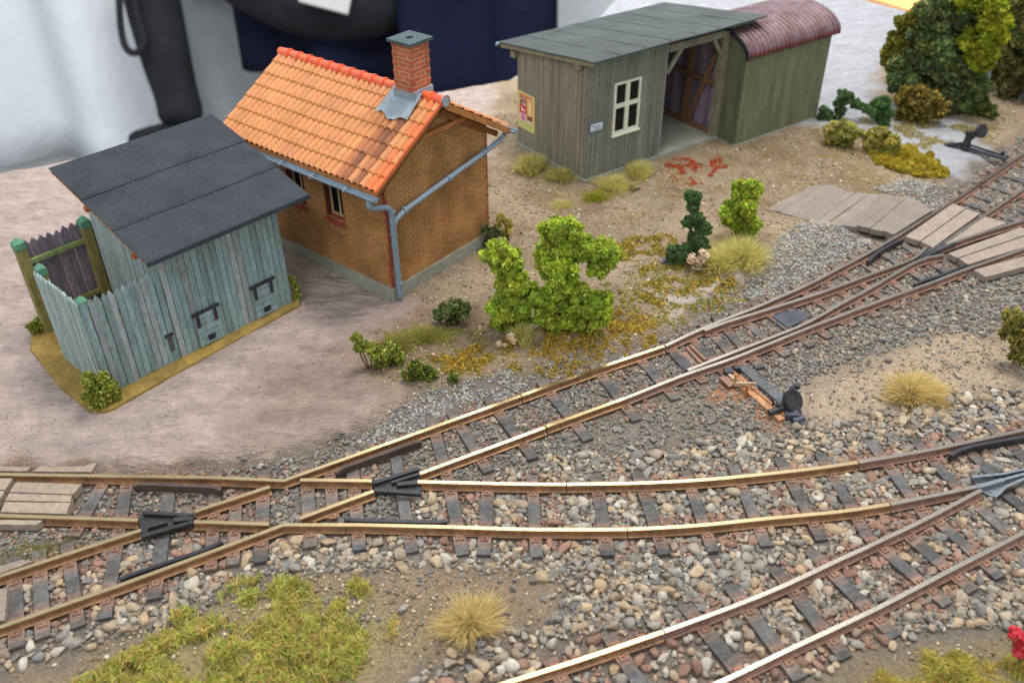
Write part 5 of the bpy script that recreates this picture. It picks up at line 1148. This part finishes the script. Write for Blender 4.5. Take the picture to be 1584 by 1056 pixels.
GOLD = [(232, 208, 148), (222, 194, 126), (238, 220, 166), (212, 188, 128), (202, 192, 124)]
STRAW = [(222, 212, 138), (210, 202, 118), (230, 218, 154), (198, 190, 104)]
tuft('golden dry grass tuft between the pebbles at the front centre', (728, 958), .25, .34, 2300, GOLD, 1.25)
tuft('golden dry grass tuft on the sandy patch at the right', (1410, 602), .30, .36, 2300, GOLD, 1.25)
tuft('lower pale fringe of the golden grass on the sand, toward the right', (1440, 600), .3, .25, 1200, GOLD, 1.2)
tuft('straw coloured grass between the narrow bright bush and the pink-white flowers', (1148, 405), .42, .5, 1700, STRAW, .9)
tuft('pale yellow grass just right of the pink-white flowers', (1112, 412), .34, .34, 1300, STRAW, 1.1)
tuft('straw grass at the far end of the shelter end wall', (822, 262), .36, .42, 1300, STRAW+[(140, 128, 66)], .9)
tuft('dull grass under the poster by the shelter end wall', (868, 276), .34, .28, 1000, STRAW+[(140, 128, 66)], .9)
tuft('yellow grass along the shelter front near its corner', (950, 292), .34, .30, 1300, STRAW, .9, ell=1.3)
tuft('yellow grass along the shelter front towards the open bay', (988, 270), .34, .34, 1300, STRAW, .9)
tuft('flat yellow grass pad in front of the shelter corner', (922, 308), .30, .14, 1100, [(176, 172, 70), (160, 160, 60)], 1.)
tuft('small grass pad in the open soil below the shelter', (870, 318), .26, .10, 800, STRAW, 1.)
tuft('thin dry grass behind the small white flowers', (806, 530), .2, .42, 500, STRAW, .6)
tuft('short mixed grass strip right of the leafy creeping shrub', (612, 536), .30, .16, 1500, [(170, 164, 84), (182, 158, 88), (150, 156, 76)], .9, ell=1.4)
tuft('short grass strip below the round olive shrub', (662, 522), .32, .17, 1700, [(170, 164, 84), (158, 160, 80), (182, 168, 98)], .9, ell=1.4)
tuft('dull grass on the left border beside the branch rails', (60, 850), .45, .10, 1400, [(160, 146, 96), (146, 136, 88), (168, 152, 104)], 1.1, ell=1.4)
tuft('dark moss clump in the soil before the shelter front', (974, 294), .16, .12, 700, [(88, 78, 36), (70, 66, 30)], .8)
# leafy shrubs (coarser leaves)
LV = [(160, 166, 66), (140, 150, 54), (182, 186, 96), (112, 124, 50)]
def leafy(label, base, L, n, pal, size=.055, name='shrub', cat='shrub', core=.45, **kw): return shrub(name, label, base, L, n, size, pal, cat, core=core, elong=.6, var=.3, clump=.45, shell=(.5, 1.1), **kw)
leafy('leafy yellow-green shrub at the front corner of the outhouse base board', (155, 628), [(140, 588, 13), (158, 590, 15), (145, 608, 17), (168, 606, 15), (150, 620, 14), (178, 612, 10)], 2600, LV)
leafy('small leafy shrub at the left olive gate post', (60, 516), [(50, 505, 7), (62, 500, 8), (56, 514, 7)], 700, LV)
leafy('thin yellow-leaved shrub at the right corner of the outhouse', (458, 464), [(452, 432, 5), (458, 443, 6), (460, 455, 6)], 420, LV, core=0)
leafy('leafy creeping shrub with yellow-green leaves on the bare earth', (572, 572), [(550, 522, 8), (558, 534, 11), (575, 540, 10), (592, 548, 14), (608, 540, 11), (602, 562, 14), (588, 560, 10), (618, 552, 10)], 2600, LV, core=.3)
leafy('dark green creeping shrub, right end of the leafy row', (650, 590), [(640, 570, 11), (652, 575, 12), (632, 580, 10), (668, 578, 9), (660, 588, 9), (700, 582, 8)], 2200, [(92, 118, 60), (76, 102, 52), (120, 136, 60), (150, 140, 54)], core=.3)
leafy('round olive shrub between the house corner and the big bushes', (700, 500), [(690, 480, 14), (706, 474, 13), (716, 484, 11), (700, 492, 13), (680, 486, 10), (722, 474, 7)], 2600, [(100, 118, 62), (84, 102, 54), (124, 136, 74), (140, 140, 96)], core=.35)
leafy('dark little shrub at the back corner of the brick house foundation', (760, 382), [(752, 356, 8), (766, 360, 9), (760, 370, 9), (754, 376, 7)], 1300, [(74, 92, 56), (60, 78, 48), (150, 150, 110), (94, 108, 60)], core=.4)
leafy('sparse yellow flowering stems behind the brick house corner', (784, 372), [(774, 338, 8), (786, 345, 8), (784, 360, 8), (770, 350, 7)], 420, [(178, 164, 60), (160, 150, 60)], core=0)
leafy('olive dark undergrowth at the right border behind the sand', (1580, 560), [(1566, 492, 14), (1582, 500, 14), (1560, 515, 12), (1578, 525, 14), (1574, 545, 12), (1590, 550, 14)], 2600, [(158, 150, 76), (134, 130, 68), (184, 162, 76), (120, 122, 66)], core=0)
leafy('green undergrowth below the olive yellow and dark trees', (1520, 180), [(1500, 160, 12), (1520, 165, 12), (1485, 175, 10), (1535, 172, 9), (1505, 178, 9)], 2200, [(96, 112, 54), (120, 128, 60), (80, 96, 48)], size=.08)
# fluffy pale tufts by the corrugated shed
shrub('shrub', 'fluffy pale yellow shrub in front of the crooked dark bush', (1300, 226), [(1288, 203, 13), (1305, 200, 14), (1318, 205, 12), (1292, 214, 12), (1308, 214, 13)], 9000, .035, [(180, 176, 96), (164, 162, 80), (194, 186, 116), (150, 146, 72)], clump=.2)
shrub('shrub', 'fluffy pale green shrub at the head of the yellow ground cover', (1362, 240), [(1348, 215, 12), (1362, 212, 14), (1378, 220, 13), (1354, 228, 12), (1372, 230, 12)], 9000, .035, [(170, 172, 96), (152, 156, 80), (186, 180, 110), (190, 160, 60)], clump=.2)
# flower heads
def flowers(label, base, L, n, pal, size=.03):
    b = at(*base); t_ = thing('flowers', label, 'flowers', b); lb = lobes_px(b, L)
    pos = []
    for p, r in lb:
        d_ = rng.normal(size=(n, 3)); d_ /= np.linalg.norm(d_, axis=1)[:, None]; pos.append(p+d_*r*rng.uniform(.3, 1., (n, 1)))
    pos = np.concatenate(pos); m_ = len(pos); V0, F0 = ICO[1]; s_ = size*rng.uniform(.6, 1.2, m_)
    V = V0[None]*s_[:, None, None]+pos[:, None]-b; Fc = (F0[None]+(np.arange(m_)*len(V0))[:, None, None]).reshape(-1, 3)
    C = np.repeat(np.array([lin(c) for c in pal])[rng.integers(0, len(pal), m_)], len(F0), 0); big_mesh('blossoms', V.reshape(-1, 3), Fc, C, m_leaf, parent=t_)
    stem(t_, b, [p for p, r in lb], .018, lin((120, 110, 60))); return t_
PW = [(236, 214, 180), (228, 196, 160), (242, 228, 204)]
flowers('pink-white flower cluster below the dark feathery bush', (1078, 422), [(1070, 400, 9), (1082, 404, 9), (1078, 413, 8), (1092, 396, 6), (1086, 390, 5)], 70, PW, .026)
flowers('small white flowers at the foot of the left bright bush', (784, 540), [(790, 520, 6), (772, 532, 5), (794, 528, 5), (782, 534, 4)], 45, PW, .022)
flowers('pale pink flowers at the right border above the sand', (1586, 548), [(1582, 530, 7), (1592, 528, 8)], 60, [(232, 196, 184), (240, 212, 200)], .026)
flowers('red flowers in the near right corner', (1580, 1020), [(1572, 980, 9), (1582, 995, 9), (1590, 985, 10), (1578, 1008, 8)], 26, [(222, 62, 74), (232, 88, 96)], .04)
tr_ = thing('bark_scrap', 'small grey bark scrap at the foot of the dark bushes', 'bark', at(1030, 405)); mb = MB(off=tr_.location); A_ = at(1022, 408, .03); B_ = at(1038, 398, .08)
mb.tube(arc_pts([A_, A_*.5+B_*.5+(0, 0, .05), B_]), [.02, .05, .06, .05, .03, .02], 8, lin((120, 108, 116))); mb.build('bark', m_core, tr_)

# ground covers = stuff
def cover(name, label, polys, n, size, pal, hgt=.06, thr=.45, sc=2.5, cat='ground cover', seed=1, elong=1., dens=None):
    pl_ = [gp(p) for p in polys]; allp = np.concatenate(pl_); P = sample(n, allp[:, 0].min(), allp[:, 0].max(), allp[:, 1].min(), allp[:, 1].max())
    s = np.max([sdist(P, p) for p in pl_], 0); f = fbm(P, sc, seed*13); k = (s > -.25) & (f+np.clip(s, -.25, .25)*.5+rng.uniform(-.09, .09, len(P)) > thr)
    if elong > 4: k &= rng.random(len(P)) < np.clip((f+np.clip(s, -.25, .25)*.5-thr)*3, .0, 1)*.8+.012
    P = P[k]; f = f[k]; dr = near_rails(P); P = P[dr > .08]; f = f[dr > .08]; n = len(P)
    z = ground_z(P)+rng.random(n)*hgt*np.clip((f-thr)*5+.25, .15, 1.2); Rm = rotmats(n); s_ = size*rng.uniform(.5, 1.4, n)
    q_ = np.array([(-.5, -.5*elong, 0), (.5, -.35*elong, .15), (.45, .5*elong, 0), (-.4, .45*elong, .15)])
    V = np.einsum('nij,vj->nvi', Rm, q_)*s_[:, None, None]+np.column_stack([P, z])[:, None]
    C = np.array([lin(c) for c in pal])[rng.integers(0, len(pal), n)]*rng.uniform(.75, 1.2, (n, 1))
    o = big_mesh(name, V.reshape(-1, 3), np.arange(n*4).reshape(n, 4), C, m_fibre if elong > 1.5 else m_leaf, smooth=False); return tag(o, label, cat, kind='stuff')
OR = [(200, 166, 66), (212, 180, 76), (180, 154, 62), (160, 152, 64), (194, 152, 58)]
cover('ground_cover', 'orange-yellow ground cover under the big bright bushes', [[(820, 545), (850, 510), (960, 495), (1010, 480), (1000, 520), (950, 560), (880, 575), (840, 570)], [(730, 545), (760, 530), (800, 540), (790, 560), (730, 560)], [(665, 565), (740, 545), (740, 575), (670, 580)]], 26000, .035, OR, .09, .56, 5.5, seed=3)
cover('ground_cover', 'yellow ground cover strip beside the bare grey ground at the right', [[(1345, 232), (1370, 222), (1410, 240), (1440, 250), (1465, 270), (1450, 276), (1400, 264), (1350, 248)]], 30000, .05, [(188, 164, 50), (170, 150, 48), (156, 152, 56), (202, 176, 64)], .12, .44, 5, seed=4)
cover('ground_cover', 'ochre and green scatter around the dark feathery bush', [[(945, 370), (1010, 365), (1060, 400), (1130, 420), (1120, 440), (1030, 450), (990, 480), (960, 470), (1000, 430), (960, 400)]], 15000, .04, OR+[(120, 124, 56), (110, 130, 60)], .06, .57, 5, seed=5)
cover('ground_cover', 'green and yellow scatter on the whitish ground by the turnout', [[(985, 500), (1010, 450), (1080, 430), (1160, 425), (1200, 440), (1120, 470), (1060, 500), (1000, 520)]], 9000, .035, OR+[(118, 150, 60), (104, 140, 56)], .05, .63, 5, seed=6)
cover('moss', 'fibrous yellow-green moss carpet at the bottom left', [[(370, 910), (470, 885), (545, 905), (560, 950), (610, 950), (610, 985), (560, 1010), (470, 1100), (60, 1100), (180, 1040), (260, 1000), (340, 1000), (330, 950)], [(250, 965), (285, 955), (290, 985), (255, 995)]], 80000, .014, [(204, 208, 104), (186, 194, 88), (220, 216, 118), (160, 178, 88), (218, 180, 110), (200, 186, 124), (206, 182, 120)], .13, .42, 3.0, cat='moss', seed=7, elong=11)
cover('moss', 'green and rusty moss in the near right corner below the red flowers', [[(1360, 1100), (1400, 1030), (1480, 1010), (1584, 990), (1700, 980), (1700, 1100)]], 60000, .0115, [(206, 200, 104), (170, 176, 86), (214, 202, 104), (204, 160, 96)], .12, .42, 3.0, cat='moss', seed=8, elong=11)
cover('moss', 'thin olive moss on the sandy soil above the grass tuft', [[(600, 900), (720, 890), (700, 960), (600, 1000)], [(1290, 540), (1450, 510), (1584, 520), (1500, 560), (1380, 560), (1300, 560)]], 16000, .022, [(150, 140, 90), (138, 130, 80)], .02, .5, 3, cat='moss', seed=9)
cover('weeds', 'tiny bright green weeds scattered along the ballast', [[(330, 720), (700, 640), (1030, 500), (1400, 340), (1500, 420), (1100, 600), (700, 720), (420, 850), (0, 900), (0, 740)]], 26000, .028, [(110, 150, 60), (130, 164, 70), (96, 134, 56)], .06, .76, 4.5, cat='weeds', seed=21)
cover('ground_cover', 'low yellow-green growth on the brown earth left of the big bushes', [[(560, 530), (680, 500), (740, 520), (780, 560), (700, 600), (600, 590)], [(840, 480), (960, 440), (1030, 400), (1010, 470), (930, 520)]], 14000, .022, [(170, 166, 84), (150, 158, 78), (190, 176, 96), (132, 146, 70)], .05, .56, 4.5, seed=31, elong=3)
# loose grit on the bare plaster
P = sample(15000, -14, 2, 9, 27); P = P[(sdist(P, PLAST) > 0) & (P[:, 1] < edge_y(P[:, 0])-.2) & in_view(P)]; P = P[(fbm(P, .8, 63) > .5) | (rng.random(len(P)) < .12)]
C = np.array([lin(c) for c in ((176, 158, 150), (140, 120, 112), (214, 206, 200), (110, 92, 86), (160, 140, 130))])[rng.integers(0, 5, len(P))]
rad = np.clip(rng.lognormal(math.log(.008), .4, len(P)), .004, .022)
stones('grit', np.column_stack([P, ground_z(P)+rad*.35]), rad, C, 1, 'fine grit strewn over the bare pinkish ground around the outhouse', 'grit', jit=.3)
cover('brick_rubble', 'red-orange brick crumbs on the soil in front of the open bay', [[(1028, 252), (1050, 246), (1070, 255), (1060, 268), (1035, 262)], [(1090, 256), (1118, 252), (1125, 262), (1100, 272)], [(1045, 276), (1070, 274), (1072, 286), (1050, 288)]], 5200, .045, [(196, 92, 60), (180, 80, 50), (206, 110, 76)], .03, .56, 6, cat='rubble', seed=10)
cover('ground_cover', 'short dry fibres strewn over the soil around the shelter', [[(765, 240), (905, 300), (1030, 250), (1130, 235), (1270, 200), (1400, 275), (1250, 320), (1180, 330), (1100, 300), (960, 360), (850, 330), (770, 290)]], 42000, .012, [(190, 170, 116), (174, 154, 104), (202, 182, 136)], .03, .46, 1.4, seed=11, elong=5)
cover('ground_cover', 'dull yellow fibres on the grey ground below the dark tree', [[(1300, 160), (1390, 190), (1584, 190), (1584, 230), (1500, 215), (1440, 235), (1390, 205), (1330, 195)]], 40000, .03, [(186, 172, 124), (170, 158, 108), (196, 180, 136)], .03, .60, 2.2, seed=12, elong=5)

# ------------------------------------------------------------------ BEYOND THE TABLE: hall, cloths, a visitor
mb = MB(); mb.box(-260, 260, -60, 320, -41, -40); fl = mb.build('floor', m_floor); fl['kind'] = 'structure'
def curtain(label, x0, w0, x1, w1, ztop, zbot, m, amp, per, name='curtain', seed=0):
    """hanging cloth with folds between two plumb lines given by photo column and distance"""
    a = deep(x0, 60, w0); b = deep(x1, 60, w1); L = np.linalg.norm((b-a)[:2]); n = int(L/1.2); nz = 14; r_ = random.Random(seed)
    d = (b-a)[:2]/L; q = np.array([d[1], -d[0]]); ph = [r_.uniform(0, 6) for _ in range(4)]; vs = []
    for i in range(n+1):
        s_ = L*i/n; f = sum(math.sin(2*math.pi*s_/(per*(1+.7*k_))+ph[k_])/(k_+1) for k_ in range(4))
        for j in range(nz+1):
            v = j/nz; am = amp*(.5+.6*v); p = a[:2]+d*s_+q*f*am; vs.append((p[0], p[1], ztop+(zbot-ztop)*v))
    mb = MB(); mb.add(vs, [(i*(nz+1)+j, (i+1)*(nz+1)+j, (i+1)*(nz+1)+j+1, i*(nz+1)+j+1) for i in range(n) for j in range(nz)])
    o = mb.build(name, m, None, smooth=True); md = o.modifiers.new('thickness', 'SOLIDIFY'); md.thickness = .25; return tag(o, label, 'curtain')
curtain('bluish white cloth hanging at the left behind the layout', -260, 108, 245, 108, 30, -39.9, m_cloth_w, 2.4, 15, seed=4)
curtain('grey cloth hanging behind the black trouser leg', 246, 110, 470, 110, 30, -39.9, m_cloth_g, 1.5, 9, seed=5)
curtain('white cloth hanging behind the shelter roof', 830, 112, 1250, 112, 30, -39.9, m_cloth_w, .6, 24, seed=6)
curtain('navy blue table cloth hanging behind the tiled roof', 386, 100, 853, 84, 12, -24.5, m_navy, 2., 11, name='table_cloth', seed=8)
# orange edge of the next layout at the top
mb = MB(); a = at(1320, -8, -.4); b = at(1425, 24, -.4); c = at(1600, 60, -.4); q2 = np.array([4, 6, 0.])
mb.prism([tuple(a[:2]), tuple(b[:2]), tuple(c[:2]), tuple((c+q2*1.2)[:2]), tuple((b+q2)[:2]), tuple((a+q2)[:2])][::1], -1.2, -.35)
ob = mb.build('layout_board', m_orange); tag(ob, 'orange-tan edge of a neighbouring board behind the dark tree', 'board')
# visitor in black: one continuous body grown over a skeleton
def skin(name, pts, edges, rad, m, parent=None, root=0, sub=2):
    me = bpy.data.meshes.new(name); me.from_pydata([tuple(p) for p in pts], edges, []); o = bpy.data.objects.new(name, me); COL.objects.link(o)
    o.modifiers.new('s', 'SKIN'); sl = me.skin_vertices[0].data if me.skin_vertices else None
    if sl is None: bpy.context.view_layer.objects.active = o
    for i, r_ in enumerate(rad): me.skin_vertices[0].data[i].radius = (r_, r_)
    me.skin_vertices[0].data[root].use_root = True; sb = o.modifiers.new('b', 'SUBSURF'); sb.levels = sub; sb.render_levels = sub
    dg = bpy.context.evaluated_depsgraph_get(); m2 = bpy.data.meshes.new_from_object(o.evaluated_get(dg)); bpy.data.objects.remove(o)
    m2.materials.clear(); m2.materials.append(m); m2.polygons.foreach_set('use_smooth', [True]*len(m2.polygons))
    for a_ in ('tint',):
        at2 = m2.attributes.new(a_, 'FLOAT_COLOR', 'FACE'); at2.data.foreach_set('color', np.ones(len(m2.polygons)*4, np.float32))
    o = bpy.data.objects.new(name, m2); COL.objects.link(o)
    if parent: o.parent = parent
    return o
Wp = 97
P_ = lambda x, y, w=Wp: deep(x, y, w)
ankle = P_(282, 196); knee = P_(218, -70, 95); hip = P_(470, -150, 100); pel = P_(520, -160, 102)
ank2 = P_(640, 250, 112); kn2 = P_(600, -60, 106)
up3 = np.array([0, 0, 1.])
sp_ = [pel, pel+up3*9, pel+up3*20, pel+up3*27, pel+up3*31, pel+up3*38]
pts = [pel, hip, knee, knee*.75+ankle*.25, knee*.35+ankle*.65, P_(274, 150), P_(279, 172), ankle,
       P_(440, -140, 105), kn2, ank2, sp_[1], sp_[2], sp_[3], sp_[2]+(7, 0, 0), sp_[2]+(10, -3, -13), sp_[2]+(-2, -10, -20), sp_[2]+(-7, 0, 0), sp_[2]+(-11, -3, -13), sp_[2]+(-6, -10, -20)]
edges = [(0, 1), (1, 2), (2, 3), (3, 4), (4, 5), (5, 6), (6, 7), (0, 8), (8, 9), (9, 10), (0, 11), (11, 12), (12, 13), (12, 14), (14, 15), (15, 16), (12, 17), (17, 18), (18, 19)]
rad = [6.2, 5.2, 3.7, 3.1, 2.7, 2.35, 2.6, 2.2, 4.6, 3.4, 2.0, 6., 5.4, 2.0, 3, 2.3, 1.7, 3, 2.3, 1.7]
pv = skin('person', pts, edges, rad, m_black); tag(pv, 'visitor in black trousers seated behind the layout, one leg and shoe showing', 'person')
toe = P_(198, 219, 94); heel = P_(290, 205, 99)
sv = skin('shoe', [heel, heel*.6+toe*.4, toe], [(0, 1), (1, 2)], [1.5, 1.5, .9], m_black, pv)
hd = skin('head', [sp_[3]+(0, 0, 1), sp_[4]+(0, -.6, 1.5), sp_[5]], [(0, 1), (1, 2)], [2.0, 3.1, 2.6], m_skin, pv)
hr = skin('hair', [sp_[5]+(0, 1.2, -2), sp_[5]+(0, .8, .6)], [(0, 1)], [3.0, 2.9], m_black, pv)
# black bag sagging at the visitor's side, with its carrying strap
bg = thing('bag', 'black bag sagging above the tiled roof, with a pale grey patch', 'bag', P_(470, 0, 92))
bv = skin('bag_body', [P_(330, -70, 93)-np.array(bg.location), P_(390, -45, 92)-np.array(bg.location), P_(470, -18, 92)-np.array(bg.location), P_(560, -20, 91)-np.array(bg.location), P_(640, -40, 90)-np.array(bg.location)], [(0, 1), (1, 2), (2, 3), (3, 4)], [3.4, 4.6, 5.4, 5.6, 5.0], m_black, bg)
mb = MB(off=bg.location); qd = [P_(458, -12, 85.5), P_(545, -12, 85.5), P_(538, 22, 85.8), P_(500, 12, 85.6), P_(462, 2, 85.6)]
mb.add([p for p in qd]+[p+FW*.4 for p in qd], [(4, 3, 2, 1, 0), (5, 6, 7, 8, 9)]+[(i, (i+1) % 5, 5+(i+1) % 5, 5+i) for i in range(5)], lin((176, 170, 172))); mb.build('patch', m_paint, bg)
st = MB(); st.tube(arc_pts([P_(182, -60, 92), P_(184, 0, 92), P_(187, 52, 92), P_(196, 80, 92), P_(214, 84, 92), P_(226, 66, 92), P_(214, 30, 92), P_(200, -40, 92)], 3), .36, 8)
so_ = st.build('strap', m_black, None, smooth=True); tag(so_, 'black strap looping down in front of the trouser leg', 'strap')

# repeats share a group
GR = {'bush': 'foam bushes along the track side', 'shrub': 'small leafy shrubs', 'grass_tuft': 'grass tufts on the landscape', 'tree': 'trees at the upper right', 'flowers': 'little flower clusters',
      'point_lever': 'hand levers of the turnouts', 'plank_crossing': 'plank crossings over the rails', 'curtain': 'cloths hanging behind the layout'}
for o in bpy.data.objects:
    if o.parent is None and o.name.split('.')[0] in GR and 'label' in o: o['group'] = GR[o.name.split('.')[0]]
